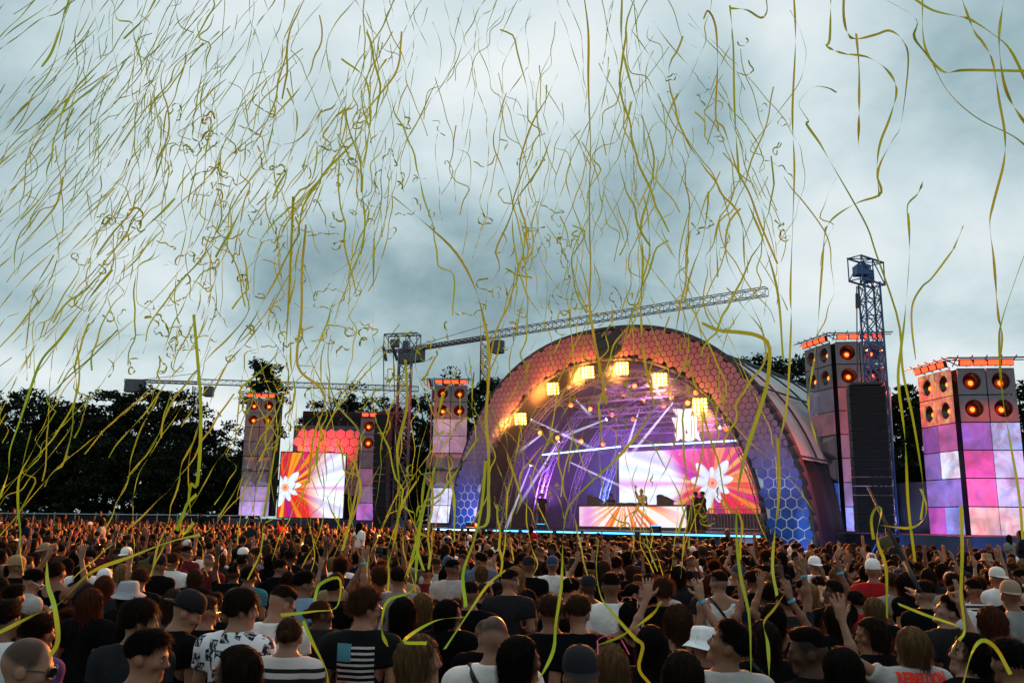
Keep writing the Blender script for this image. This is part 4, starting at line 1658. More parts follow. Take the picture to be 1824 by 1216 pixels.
# arm poses: elbow, wrist (for the right arm, x>0), hand direction, back-of-hand normal, finger options
ARMS = {
    'down': ((.245, -.03, 1.14), (.235, .05, .90), (-.05, .12, -1), (1, -.2, 0), dict(spread=.1, curl=.35)),
    'bent': ((.235, -.06, 1.16), (.14, .16, 1.14), (-.6, .7, .2), (.5, .4, -.6), dict(spread=.1, curl=.6)),
    'up': ((.285, .07, 1.64), (.27, .11, 1.90), (.0, .05, 1), (.1, -1, 0), dict(spread=.8, curl=.12)),
    'upbent': ((.33, .04, 1.53), (.21, .10, 1.76), (-.1, .15, 1), (.2, -1, .1), dict(spread=.5, curl=.25)),
    'point': ((.27, .10, 1.60), (.23, .16, 1.84), (-.05, .1, 1), (.1, -1, 0), dict(spread=.3, curl=.2, point=(1, 2))),
    'fwd': ((.25, .14, 1.42), (.20, .38, 1.56), (-.1, .7, .7), (.2, -.5, .8), dict(spread=.6, curl=.2)),
    'phone': ((.235, .0, 1.17), (.10, .22, 1.26), (-.5, .5, .6), (.6, .5, .3), dict(spread=.1, curl=.75)),
    'wave': ((.38, .02, 1.52), (.42, .08, 1.76), (.15, .0, 1), (.0, -1, 0), dict(spread=.9, curl=.1)),
}


def make_kit(fem, yaw, pitch, roll, armL, armR, sleeve='tee', fine=.0095):
    """yaw positive turns the head to its left"""
    K = Kit()
    o = PIV + np.array((0, 0, -.03 if fem else 0), np.float32)
    Rh = rot(math.radians(yaw), math.radians(pitch), math.radians(roll))
    K.head = Matrix.Translation(Vector(o.tolist())) @ Matrix([[float(x) for x in r] for r in Rh]).to_4x4()
    lo, hi = (-.56, -.36, -.02), (.56, .62, 2.16)
    if not ({armL, armR} & {'up', 'upbent', 'point', 'wave', 'fwd'}):
        hi = (.36, .36, 1.82)
        lo = (-.36, -.26, -.02)
    elif not ({armL, armR} & {'wave', 'fwd'}):
        lo, hi = (-.44, -.26, -.02), (.44, .36, 2.16)
    F = Field(lo, hi, fine, .82, .03)
    torso(F, fem)
    legs(F, fem)
    head_prims(F, Rh, o)
    K.arms = {}
    sw = .175 if fem else .196
    ar = .84 if fem else 1.0
    for s_, nm in ((-1, armL), (1, armR)):
        E_, Wr, d, n, opt = ARMS[nm]
        mir = np.array((s_, 1, 1), float)
        Sh = np.array((s_ * sw, -.01, 1.392))
        E_, Wr, d, n = np.array(E_) * mir, np.array(Wr) * mir, np.array(d, float) * mir, np.array(n, float) * mir
        F.ell(Sh, (.062 * ar, .062 * ar, .065 * ar), .03)
        F.cone(Sh, E_, .052 * ar, .040 * ar, .03)
        F.cone(E_, Wr, .041 * ar, .026 * ar, .012)
        F.ell(E_ * .65 + Wr * .35, (.042 * ar,) * 3, .02)
        hand_prims(F, Wr, d, n, -s_, **opt)
        K.arms[s_] = (Sh, E_, Wr, d)
    V, Fq = F.mesh()
    Q = (V - o) @ Rh
    tint = np.ones((len(V), 4), np.float32)
    lip = (np.abs(Q[:, 0]) < .027) & (Q[:, 1] > .085) & (Q[:, 2] > .034) & (Q[:, 2] < .060)
    tint[lip, :3] = (.80, .55, .52)
    if not fem:
        stub = np.clip((Q[:, 2] - (.105 - .5 * np.clip(Q[:, 1], -.2, .0))) / .03, 0, 1) * np.clip((.062 - Q[:, 1] - .9 * np.clip(.15 - Q[:, 2], 0, 1)) / .02, 0, 1)
        stub = stub * (np.abs(Q[:, 0]) < .083)
        tint[:, :3] *= (1 - stub * np.array((.80,)))[:, None]
    soc = (np.hypot(np.abs(Q[:, 0]) - .033, Q[:, 2] - .116) < .016) & (Q[:, 1] > .06)
    tint[soc, :3] = (.72, .62, .60)
    K.body = np_mesh('body', V, Fq, True, (skin_m,))
    K.body.color_attributes.new('tint', 'FLOAT_COLOR', 'POINT').data.foreach_set('color', tint.ravel())
    # shirt
    F = Field(lo, hi, .014)
    g = .017
    torso(F, fem, g)
    F.cone((0, 0, 1.05), (0, 0, .90), .12, .15, .06, grow=.03)
    if sleeve != 'tank':
        for s_ in (-1, 1):
            Sh, E_, Wr, d = K.arms[s_]
            F.ell(Sh, (.062 * ar, .062 * ar, .06 * ar), .04, grow=g)
            F.cone(Sh, Sh * .45 + E_ * .55 if sleeve == 'tee' else E_, .056 * ar, .055 * ar, .04, None, g * 1.25)
            if sleeve == 'long':
                F.cone(E_, E_ * .08 + Wr * .92, .045 * ar, .036 * ar, .03, None, g)
            F_cut = Sh * .48 + E_ * .52
            n_ = (E_ - Sh) / np.linalg.norm(E_ - Sh)
            if sleeve == 'tee':
                m = .12
                F.carve(F_cut - m, F_cut + m, lambda P, c=F_cut.astype(np.float32), nn=n_.astype(np.float32): np.where(np.linalg.norm(P - c, axis=-1) < .115, (P - c) @ nn, -1))
    Z0 = .86
    F.carve((-.5, -.4, -.1), (.5, .4, Z0 + .06), lambda P: Z0 - P[..., 2])
    if sleeve == 'tank':
        F.carve((-.4, -.3, 1.2), (.4, .3, 1.7), lambda P: np.maximum(P[..., 2] - 1.43, -((np.hypot(P[..., 0], (P[..., 2] - 1.50) * .75)) - .105)))
        for s_ in (-1, 1):
            F.carve((-.4, -.3, 1.2), (.4, .3, 1.7), lambda P, q=s_: -(np.hypot(P[..., 0] - q * .215, (P[..., 2] - 1.36) * .8) - .085))
    else:
        nb = 1.505 if not fem else 1.49
        F.carve((-.2, -.2, 1.4), (.2, .25, 1.7), lambda P: P[..., 2] - (nb - .35 * np.clip(P[..., 1], 0, 1)))
        F.carve((-.2, -.2, 1.4), (.2, .25, 1.7), lambda P: -(np.hypot(P[..., 0], P[..., 1] + .008) - .066))
    V, Fq = F.mesh()
    # folds
    nrm = np.stack([V[:, 0] * 1.2, V[:, 1] * 2.0, 0 * V[:, 2]], 1)
    nrm /= np.maximum(np.linalg.norm(nrm, axis=1)[:, None], 1e-4)
    fold = .0045 * np.sin(26 * V[:, 2] + 9 * V[:, 0] + 3 * np.sin(11 * V[:, 0])) * np.clip((1.42 - V[:, 2]) * 4, 0, 1) + .003 * np.sin(47 * V[:, 0] - 15 * V[:, 2])
    V = V + nrm * fold[:, None]
    K.shirt = np_mesh('shirt', V, Fq, True, (CLOTH_M,))
    F = Field((-.3, -.25, -.02), (.3, .3, 1.06), .022)
    legs(F, fem, .022)
    F.ell((0, 0, .96), (.160, .118, .12), .05, grow=.012)
    F.carve((-.4, -.4, -.1), (.4, .4, .2), lambda P: .075 - P[..., 2])
    F.carve((-.4, -.4, .9), (.4, .4, 1.1), lambda P: P[..., 2] - 1.0)
    V, Fq = F.mesh()
    K.trousers = np_mesh('trousers', V, Fq, True, (TROU_M,))
    return K


KITS = {
    'm_plain': make_kit(False, 0, 0, 0, 'down', 'down'),
    'm_look_r': make_kit(False, -52, -4, 3, 'down', 'bent'),
    'm_prof_r': make_kit(False, -78, -8, 0, 'down', 'phone'),
    'm_down': make_kit(False, -38, -26, 0, 'phone', 'phone'),
    'm_arm': make_kit(False, -12, 6, 0, 'bent', 'up'),
    'm_arms': make_kit(False, 8, 8, 0, 'upbent', 'up'),
    'm_point': make_kit(False, 15, 10, 0, 'down', 'point'),
    'm_fwd': make_kit(False, 8, 6, 0, 'bent', 'fwd'),
    'm_tank': make_kit(False, 25, 2, 0, 'down', 'bent', 'tank'),
    'm_up': make_kit(False, 62, 22, 0, 'down', 'down'),
    'f_plain': make_kit(True, 4, 0, 0, 'down', 'bent'),
    'f_look_r': make_kit(True, -62, 2, 0, 'bent', 'bent'),
    'f_arms': make_kit(True, 5, 8, 0, 'upbent', 'upbent', 'tank'),
    'f_arm': make_kit(True, 12, 6, 0, 'wave', 'bent'),
    'f_tank': make_kit(True, -25, 3, 0, 'bent', 'down', 'tank'),
    'f_up': make_kit(True, 58, 14, 0, 'bent', 'point'),
}

# ------------------------------------------------------------------ hair, hats and glasses in the head's own frame
hair_m = bpy.data.materials.new('hair')
hair_m.use_nodes = True
t = NT(hair_m.node_tree)
oc = t.n('ShaderNodeObjectInfo').outputs['Color']
co = t.n('ShaderNodeTexCoord').outputs['Object']
mp = t.n('ShaderNodeMapping', inp={0: co, 3: (55.0, 55.0, 7.0)})
nz = t.n('ShaderNodeTexNoise', inp={'Vector': mp.outputs[0], 'Scale': 1.0, 'Detail': 4.0})
k = t.n('ShaderNodeMapRange', inp={0: nz.outputs[0], 1: .3, 2: .7, 3: .45, 4: 1.7})
kk = t.n('ShaderNodeCombineXYZ', inp={0: k.outputs[0], 1: k.outputs[0], 2: k.outputs[0]})
p = t.n('ShaderNodeBsdfPrincipled', inp={'Base Color': t.mix(1.0, oc, kk.outputs[0], 'MULTIPLY'), 'Roughness': .7, 'Specular IOR Level': .03})
bm_ = t.n('ShaderNodeBump', inp={'Strength': .5, 'Distance': .01, 'Height': nz.outputs[0]})
t.link(bm_.outputs[0], p.inputs['Normal'])
# thin strands let warm light through
tl = t.n('ShaderNodeBsdfTranslucent', inp={0: t.mix(.55, oc, (.30, .13, .055))})
hm2 = t.n('ShaderNodeMixShader', inp={0: .22, 1: p.outputs[0], 2: tl.outputs[0]})
t.link(hm2.outputs[0], t.n('ShaderNodeOutputMaterial').inputs[0])


def hair_mesh(style, seed):
    rg = np.random.default_rng(seed)
    F = Field((-.2, -.24, -.42), (.2, .16, .34), .0095)
    cap = {'short': .010, 'fade': .006, 'curly': .016, 'bowl': .013, 'long': .010, 'wavy': .012, 'bun': .005, 'bob': .011}[style]
    F.ell((0, -.010, .148), (.077, .098, .094), .01, grow=cap)
    if style == 'short':
        F.ell((0, .035, .215), (.058, .05, .035), .03)
    if style == 'fade':
        F.ell((0, .01, .218), (.060, .080, .034), .03)
    if style in ('bowl', 'curly'):
        F.ell((0, -.005, .185), (.080, .104, .072), .03)
    low = {'short': .085, 'fade': .13, 'curly': .075, 'bowl': .055, 'long': -.3, 'wavy': -.34, 'bun': .07, 'bob': -.03}[style]
    if style in ('long', 'wavy', 'bob'):
        w_ = {'long': .066, 'wavy': .084, 'bob': .072}[style]
        F.cone((0, -.048, .12), (0, -.080, low + .06), .074, w_ * .62, .05)
        for s_ in (-1, 1):
            F.cone((s_ * .052, -.012, .14), (s_ * w_ * .85, -.045, max(low + .05, -.2)), .034, .030, .05)
    if style == 'bun':
        F.ell((0, -.125, .135), (.042, .036, .042), .012)
    # face opening and hairline
    yf = {'bowl': .062, 'long': .055, 'wavy': .055, 'bob': .058, 'bun': .052}.get(style, .052)
    F.carve((-.2, -.24, -.42), (.2, .2, .34), lambda P: np.minimum(P[..., 1] - yf + .45 * np.clip(.175 - P[..., 2], -.2, .05), -(P[..., 2] - .185)))
    if style in ('short', 'fade', 'curly', 'bowl', 'bun'):
        # nape and sides end higher towards the ears
        F.carve((-.2, -.24, -.42), (.2, .2, .34), lambda P: (low + .055 * np.clip((P[..., 1] + .07) / .06, 0, 1)) - P[..., 2])
    V, Fq = F.mesh()
    c0 = np.array((0, -.02, .14))
    r_ = V - c0
    an = np.arctan2(r_[:, 0], -r_[:, 1])
    nr = r_ / np.maximum(np.linalg.norm(r_, axis=1)[:, None], 1e-4)
    nr[:, 2] *= .4
    amp = {'short': .005, 'fade': .003, 'curly': .010, 'bowl': .004, 'long': .005, 'wavy': .011, 'bun': .0015, 'bob': .005}[style]
    if style == 'curly':
        w1 = np.sin(V[:, 0] * 150) * np.sin(V[:, 1] * 140 + 1) * np.sin(V[:, 2] * 145 + 2)
    elif style == 'wavy':
        w1 = np.sin(an * 15 + V[:, 2] * 26) + .5 * np.sin(an * 31 - V[:, 2] * 40)
    else:
        w1 = np.sin(an * 24 + 5 * np.sin(V[:, 2] * 12)) + .5 * np.sin(an * 53)
    soft = np.clip((V[:, 2] - low) / .05, 0, 1) if style in ('short', 'fade', 'curly', 'bowl', 'bun') else 1.0
    V = V + nr * (amp * w1 * soft)[:, None]
    if style in ('short', 'fade', 'curly', 'bowl', 'bun'):
        # the edge thins out towards nape and temples
        edge = 1 - np.clip((V[:, 2] - low - .01) / (.035 if style in ('bowl', 'curly') else .06), 0, 1)
        V = V - nr * (edge * (cap + .004) * .95)[:, None] * (1.0 if style != 'curly' else .5)
    Vall, Fall = [V], [Fq]
    nV = len(V)
    # loose strands lying over the mass and breaking its outline
    ns = {'short': 2200, 'fade': 1100, 'curly': 2400, 'bowl': 1800, 'long': 2000, 'wavy': 2200, 'bun': 700, 'bob': 1700}[style]
    pick = rg.integers(0, nV, ns)
    for q in pick:
        p0 = V[q].copy()
        if (p0[1] > .03 and p0[2] < .16) or (style in ('short', 'fade', 'bowl', 'bun') and p0[2] < low + .075):
            continue
        nn = p0 - np.array((0, -.02, min(p0[2], .15)))
        nn /= np.linalg.norm(nn) + 1e-6
        crown = np.array((0, -.05, .25))
        fl = p0 - crown
        fl = fl - nn * (fl @ nn)
        fl /= np.linalg.norm(fl) + 1e-6
        if style in ('long', 'wavy', 'bob'):
            fl = fl * .4 + np.array((0, 0, -1.0))
        if style == 'curly':
            fl = rg.normal(size=3)
        fl = fl + rg.normal(size=3) * (.35 if style in ('short', 'fade', 'curly') else .16)
        fl /= np.linalg.norm(fl)
        L = {'short': .035, 'fade': .02, 'curly': .04, 'bowl': .06, 'long': .14, 'wavy': .13, 'bun': .05, 'bob': .09}[style] * rg.uniform(.6, 1.3)
        sd = np.cross(fl, nn)
        sd = sd / (np.linalg.norm(sd) + 1e-6) * .0013
        lift = (rg.uniform(.001, .007) + (rg.exponential(.005) if rg.random() < .15 else 0)) * (1.8 if style == 'curly' else 1)
        pts = []
        ph = rg.uniform(0, 6)
        for j in range(5):
            u = j / 4
            wv = (math.sin(ph + u * 9) * .010 if style in ('wavy', 'curly') else math.sin(ph + u * 3) * .004)
            c_ = p0 + fl * (L * u) + nn * (lift * math.sin(u * 2.4) + .001) + sd / .0013 * wv
            k_ = 1 - .7 * u
            pts += [c_ - sd * k_, c_ + sd * k_]
        b = sum(len(x) for x in Vall)
        Vall.append(np.array(pts))
        Fall.append(np.array([(b + 2 * j, b + 2 * j + 1, b + 2 * j + 3, b + 2 * j + 2) for j in range(4)]))
    return np_mesh('hair', np.concatenate(Vall), np.concatenate(Fall), True, (hair_m,))


HAIR = {s_: hair_mesh(s_, 40 + i) for i, s_ in enumerate(('short', 'fade', 'curly', 'bowl', 'long', 'wavy', 'bun', 'bob'))}
HAT_M = mat('hat_cloth', (.5, .5, .5), .9, .12, 20.0, objcol=True, bump=.2, bscale=60, spec=.15)


def cap_mesh():
    b = MB()
    prof = [(.091, .0), (.092, .03), (.088, .06), (.072, .092), (.045, .112), (.0, .120)]
    V, Fc = [], []
    n = 22
    for (r, h) in prof:
        for i in range(n):
            t_ = 2 * math.pi * i / n
            V.append((r * math.cos(t_) * .93, r * math.sin(t_) * 1.17 - .008, .148 + h))
    for q in range(len(prof) - 1):
        for i in range(n):
            j = (i + 1) % n
            Fc.append((q * n + i, q * n + j, (q + 1) * n + j, (q + 1) * n + i))
    b.raw(V, Fc)
    # peak (points to -y: worn back to front)
    V, Fc = [], []
    m = 12
    for k_, (ro, dz) in enumerate(((0.0, 0.0), (.035, -.008), (.066, -.022))):
        for i in range(m + 1):
            t_ = math.pi + math.pi * i / m
            rr = ro * math.sin(math.pi * i / m) ** .6
            V.append((math.cos(t_) * (.086), math.sin(t_) * (.108) - .008 - rr, .153 + dz * math.sin(math.pi * i / m)))
    for q in range(2):
        for i in range(m):
            a = q * (m + 1) + i
            Fc.append((a, a + 1, a + m + 2, a + m + 1))
    b.raw(V, Fc)
    b.lathe([(.0, .272), (.010, .27), (.011, .262)], 8, (0, -.008, 0))
    return b.mesh('cap', HAT_M, smooth=True)


def bucket_mesh():
    b = MB()
    prof = [(.150, .120), (.140, .128), (.096, .165), (.091, .185), (.086, .235), (.074, .258), (.0, .266)]
    V, Fc = [], []
    n = 26
    for (r, h) in prof:
        for i in range(n):
            t_ = 2 * math.pi * i / n
            wb = 1 + (.03 * math.sin(3 * t_) if r > .12 else 0)
            V.append((r * math.cos(t_) * wb * .95, r * math.sin(t_) * wb * 1.12 - .008, h + (.01 * math.sin(2 * t_) if r > .12 else 0)))
    for q in range(len(prof) - 1):
        for i in range(n):
            j = (i + 1) % n
            Fc.append((q * n + i, q * n + j, (q + 1) * n + j, (q + 1) * n + i))
    b.raw(V, Fc)
    return b.mesh('bucket_hat', HAT_M, smooth=True)


CAP, BUCKET = cap_mesh(), bucket_mesh()
mat('lens_dark', (.01, .01, .012), .08, spec=.7)
FRAME_M = mat('glasses_frame', (.5, .5, .5), .3, objcol=True, spec=.5)
b = MB()
for s_ in (-1, 1):
    V = [(s_ * .035 + .030 * math.cos(6.283 * i / 14), .108 - .012 * math.cos(6.283 * i / 14) * s_ - .004, .114 + .022 * math.sin(6.283 * i / 14)) for i in range(14)]
    b.raw(V, [tuple(range(14))])
b.cur = 1
for s_ in (-1, 1):
    b.bar((s_ * .066, .095, .120), (s_ * .083, -.01, .122), .0035, 5)
    pr_ = None
    for i in range(15):
        q = (s_ * .035 + .031 * math.cos(6.283 * i / 14), .110 - .012 * math.cos(6.283 * i / 14) * s_ - .004, .114 + .023 * math.sin(6.283 * i / 14))
        if pr_:
            b.bar(pr_, q, .003, 4)
        pr_ = q
b.bar((-.008, .112, .118), (.008, .112, .118), .003, 4)
GLASSES = b.mesh('sunglasses', M['lens_dark'], FRAME_M, fix=False)
mat('eye_white', (.55, .52, .50), .25)
b = MB()
b.lathe([(0, .0115), (.005, .0105), (.0055, .010)], 10, axis='y')
b.cur = 1
b.lathe([(.0055, .0100), (.009, .007), (.0115, .0), (.0, -.01)], 10, axis='y')
EYE = b.mesh('eye', M['lens_dark'], M['eye_white'], smooth=True)
BROW = MB().bar((-.018, .0, -.001), (.0, .006, .004), .0035, 5).bar((.0, .006, .004), (.017, .002, .001), .0035, 5, .002).mesh('eyebrow', hair_m)
mat('cord_black', (.012, .012, .012), .7)
mat('phone_glass', (.01, .01, .012), .1, spec=.6, emis=(.5, .6, .7), es=.25)

SKIN = [(.24, .115, .070), (.19, .086, .050), (.27, .140, .090), (.14, .062, .036), (.065, .030, .018), (.215, .105, .064)]
HAIRC = {'black': (.005, .004, .0035), 'dark': (.010, .0065, .0045), 'brown': (.030, .016, .009), 'red': (.05, .015, .008), 'blonde': (.17, .10, .043), 'fair': (.09, .05, .023), 'grey': (.2, .19, .18)}
CL = {'black': (.005, .005, .006), 'charcoal': (.018, .0185, .021), 'white': (.66, .64, .62), 'grey': (.20, .195, .19), 'lightgrey': (.38, .36, .35), 'teal': (.03, .14, .17), 'blue': (.19, .30, .40), 'navy': (.010, .013, .028), 'red': (.35, .015, .02), 'pink': (.55, .24, .38), 'olive': (.07, .07, .035), 'tan': (.30, .20, .12), 'purple': (.10, .05, .14), 'maroon': (.10, .015, .02), 'denim': (.07, .11, .18)}


def shirt_variant(kit, name, build):
    me = KITS[kit].shirt.copy()
    me.materials[0] = build
    return me


def person(kit, loc, rz, height, skin, shirt, hair, hairc, label, group, hat=None, hatc=None, glasses=None, face=False, mirror=False, shirt_me=None, hat_flip=False):
    K = KITS[kit]
    fem = kit[0] == 'f'
    k = height / (1.75 if fem else 1.78)
    e = empty('person', loc, rz, label, 'person', group)
    e.scale = (-k if mirror else k, k, k)
    link_obj('body', K.body, e, None, skin)
    link_obj('shirt', shirt_me or K.shirt, e, None, shirt)
    link_obj('trousers', K.trousers, e, None, CL['navy'] if RNG.random() < .4 else CL['black'])
    hm_ = K.head

    def add(nm, me, col, M4=None):
        o = link_obj(nm, me, e, None, col)
        o.matrix_local = hm_ @ M4 if M4 else hm_
        return o
    if hair and hair != 'thin':
        add('hair', HAIR[hair], hairc, (Matrix.Translation((0, -.01, .14)) @ Matrix.Scale(.93, 4) @ Matrix.Translation((0, .01, -.14))) if hat else None)
    if hat == 'cap':
        add('cap', CAP, hatc, (Matrix.Rotation(math.pi, 4, 'Z') @ Matrix.Translation((0, .016, .0)) if hat_flip else Matrix.Identity(4)) @ Matrix.Translation((0, 0, -.003)) @ Matrix.Diagonal((1.06, 1.06, 1.06, 1)))
    elif hat == 'bucket':
        add('bucket_hat', BUCKET, hatc, Matrix.Translation((0, 0, -.012)) @ Matrix.Diagonal((1.07, 1.07, 1.07, 1)))
    if glasses:
        add('sunglasses', GLASSES, glasses[0], Matrix.Translation((0, .0, .0)) if glasses[1] == 'eyes' else Matrix.Translation((0, -.028, .105)) @ Matrix.Rotation(math.radians(35), 4, 'X'))
    if face:
        for s_ in (-1, 1):
            add('eye', EYE, (1, 1, 1), Matrix.Translation((s_ * .033, .0825, .116)))
            add('eyebrow', BROW, hairc or HAIRC['dark'], Matrix.Translation((s_ * .034, .093, .136)))
    return e

# ------------------------------------------------------------------ special shirts
def shirt_mat(name):
    m = bpy.data.materials.new(name)
    m.use_nodes = True
    t = NT(m.node_tree)
    p = t.n('ShaderNodeBsdfPrincipled', inp={'Roughness': .9, 'Specular IOR Level': .12})
    t.link(p.outputs[0], t.n('ShaderNodeOutputMaterial').inputs[0])
    co = t.n('ShaderNodeTexCoord').outputs['Object']
    sp = t.n('ShaderNodeSeparateXYZ', inp={0: co})
    return m, t, p, co, sp


m_str, t, p, co, sp = shirt_mat('striped_cloth')
st = t.math('GREATER_THAN', t.math('FRACT', t.math('MULTIPLY', sp.outputs[2], 15.0)), .50)
yoke = t.math('GREATER_THAN', sp.outputs[2], 1.425)
t.link(t.mix(yoke, t.mix(st, (.012, .012, .013), (.46, .42, .40)), (.50, .44, .42)), p.inputs['Base Color'])

m_thin, t, p, co, sp = shirt_mat('thin_striped_cloth')
st = t.math('GREATER_THAN', t.math('FRACT', t.math('MULTIPLY', sp.outputs[2], 24)), .6)
t.link(t.mix(st, (.02, .02, .022), (.5, .48, .47)), p.inputs['Base Color'])

m_pat, t, p, co, sp = shirt_mat('collage_cloth')
vo = t.n('ShaderNodeTexVoronoi', distance='CHEBYCHEV', inp={'Vector': co, 'Scale': 12.0, 'Randomness': .9})
inb = t.math('LESS_THAN', vo.outputs['Distance'], .42)
sel = t.math('GREATER_THAN', t.n('ShaderNodeSeparateColor', inp={0: vo.outputs['Color']}).outputs[0], .22)
nz = t.n('ShaderNodeTexNoise', inp={'Vector': co, 'Scale': 46.0, 'Detail': 3.0})
dk = t.ramp(nz.outputs[0], [(.40, (.012, .013, .016)), (.52, (.05, .055, .065)), (.60, (.45, .46, .50))])
t.link(t.mix(t.math('MULTIPLY', inb, sel), (.68, .69, .72), dk), p.inputs['Base Color'])

m_flag, t, p, co, sp = shirt_mat('flag_print_cloth')
x, y, z = sp.outputs[0], sp.outputs[1], sp.outputs[2]
backside = t.math('LESS_THAN', y, -.02)


def between(t, v, a, b_):
    return t.math('MULTIPLY', t.math('GREATER_THAN', v, a), t.math('LESS_THAN', v, b_))


inx = between(t, x, -.135, .115)
canton = t.math('MULTIPLY', between(t, x, -.135, -.035), between(t, z, 1.315, 1.425))
stripe = t.math('MULTIPLY', t.math('MULTIPLY', inx, between(t, z, 1.12, 1.42)), t.math('LESS_THAN', t.math('FRACT', t.math('MULTIPLY', t.math('SUBTRACT', z, 1.0), 28.0)), .42))
wn = t.n('ShaderNodeTexNoise', inp={'Vector': co, 'Scale': 90.0, 'Detail': 2.0})
rad = t.n('ShaderNodeVectorMath', operation='DISTANCE', inp={0: t.n('ShaderNodeCombineXYZ', inp={0: x, 1: 0.0, 2: z}).outputs[0], 1: (-.085, 0, 1.37)})
ring = t.math('GREATER_THAN', t.math('SINE', t.math('MULTIPLY', rad.outputs['Value'], 480.0)), .1)
cc_ = t.mix(ring, (.015, .07, .11), (.12, .38, .46))
c = t.mix(t.math('MULTIPLY', stripe, backside), (.005, .005, .006), t.mix(wn.outputs[0], (.25, .24, .25), (.62, .60, .60)))
t.link(t.mix(t.math('MULTIPLY', canton, backside), c, cc_), p.inputs['Base Color'])

# ------------------------------------------------------------------ people one can single out (photo px of head centre)
NEAR = 'people in the near crowd'
SPEC = []


def sp_(px, py, hz_, kit, rz, skin, shirt, hair, hairc, label, **kw):
    """hz_: height of the head centre above ground, metres"""
    hz_ -= .09
    hor = 928 + (px - 912) * .0131
    Y = (CAMH - hz_) / max(py - hor, 2) * FPX
    p = at(px, py, Y)
    fem = kit[0] == 'f'
    o = KITS[kit].head @ Vector((0, 0, .12))
    height = p.z / (o.z / (1.75 if fem else 1.78))
    k = height / (1.75 if fem else 1.78)
    ang = math.radians(rz)
    ox = o.x * k * (-1 if kw.get('mirror') else 1)
    oy = o.y * k
    loc = (p.x - (ox * math.cos(ang) - oy * math.sin(ang)), p.y - (ox * math.sin(ang) + oy * math.cos(ang)), 0)
    e = person(kit, loc, ang, height, SKIN[skin], CL[shirt] if isinstance(shirt, str) else shirt, hair, HAIRC[hairc] if hairc else None, label, NEAR, **kw)
    SPEC.append((px, py, Y, loc[0], loc[1]))
    return e


H_ = HAIRC
sp_(48, 1188, 1.70, 'm_prof_r', 5, 2, 'grey', 'thin', 'brown', 'shaven headed man in dark sunglasses at the bottom left corner', glasses=((.01, .01, .01), 'eyes'), face=False)
sp_(8, 1105, 1.66, 'm_plain', -10, 1, 'white', 'short', 'black', 'dark haired person in a white hooded top cut by the left edge')
sp_(70, 1128, 1.55, 'm_plain', -25, 1, 'purple', 'curly', 'black', 'curly haired person in a dark purple jacket behind the shaven man')
sp_(58, 1035, 1.66, 'm_down', -30, 2, 'lightgrey', 'short', 'black', 'man in pale grey tee and white sunglasses bending over a phone at the left', glasses=((.7, .7, .7), 'eyes'))
sp_(29, 1010, 1.68, 'm_look_r', 0, 1, 'black', None, None, 'man in a tan cap turned backwards near the left edge', hat='cap', hatc=(.30, .18, .09))
sp_(161, 1075, 1.62, 'f_plain', -5, 0, 'black', 'wavy', 'red', 'woman with big reddish curls and black clothes at the left')
sp_(229, 1062, 1.60, 'f_plain', -15, 1, 'black', 'long', 'dark', 'person in a black and white patterned bucket hat', hat='bucket', hatc=(.30, .31, .34))
sp_(248, 1106, 1.70, 'm_look_r', -10, 2, 'charcoal', 'bowl', 'dark', 'dark haired man in charcoal tee looking right, above the man with cigarette', face=True)
sp_(262, 1168, 1.66, 'm_prof_r', -12, 0, 'black', 'short', 'black', 'black haired man in profile at the bottom holding his hand near his chin', face=True)
sp_(333, 1090, 1.68, 'm_down', -38, 2, 'black', 'short', 'black', 'man in black looking down with a black cap on backwards', hat='cap', hatc=(.012, .012, .014), face=True)
sp_(429, 1086, 1.74, 'm_look_r', -14, 2, 'white', 'bowl', 'dark', 'man in a white shirt printed with dark photo scraps', shirt_me=shirt_variant('m_look_r', 'shirt', m_pat))
sp_(421, 1196, 1.60, 'f_look_r', 20, 0, 'maroon', 'long', 'dark', 'dark red haired woman in sunglasses facing left at the bottom', glasses=((.05, .03, .02), 'eyes'), mirror=True)
sp_(218, 1020, 1.60, 'f_plain', -10, 2, 'pink', 'long', 'blonde', 'blonde person in a pink jacket in the left crowd')
sp_(225, 990, 1.68, 'm_plain', -10, 1, 'black', 'short', 'dark', 'person in a bright white cap turned backwards above the pink jacket', hat='cap', hatc=(.75, .74, .74))
sp_(281, 1006, 1.72, 'm_look_r', -8, 1, 'black', 'short', 'black', 'bearded looking man in black tee and black cap beside a white tee', hat='cap', hatc=(.012, .012, .014), hat_flip=True)
sp_(308, 1000, 1.70, 'm_plain', -12, 3, 'white', 'short', 'brown', 'brown haired man in a white tee right of the black cap')
sp_(348, 1030, 1.58, 'f_plain', -8, 0, 'black', 'long', 'brown', 'long brown haired woman standing behind the white tee man')
sp_(332, 985, 1.72, 'm_look_r', -5, 1, 'maroon', 'fade', 'black', 'tall man in a dark red tee looking right in the left crowd')
sp_(372, 1000, 1.70, 'm_plain', -10, 2, 'maroon', 'thin', 'brown', 'man with cropped hair and dark red back left of the pale cap')
sp_(394, 992, 1.70, 'm_plain', -10, 1, 'white', None, None, 'man in a pale cap and white tee in the left crowd', hat='cap', hatc=(.5, .45, .40))
sp_(443, 1028, 1.66, 'f_plain', -10, 1, 'teal', 'short', 'black', 'dark haired person in a teal top left of the white polo man')
sp_(501, 1076, 1.72, 'm_down', -4, 2, 'white', 'fade', 'dark', 'man in a white polo shirt and dark sunglasses looking down', glasses=((.01, .01, .01), 'eyes'))
sp_(515, 1134, 1.60, 'f_plain', -3, 2, 'black', 'bun', 'brown', 'woman with a low bun in a black and white striped top', shirt_me=shirt_variant('f_plain', 'shirt', m_str))
sp_(541, 1040, 1.70, 'm_look_r', -8, 1, 'blue', 'short', 'black', 'black haired man in a pale blue tee with a dark strap')
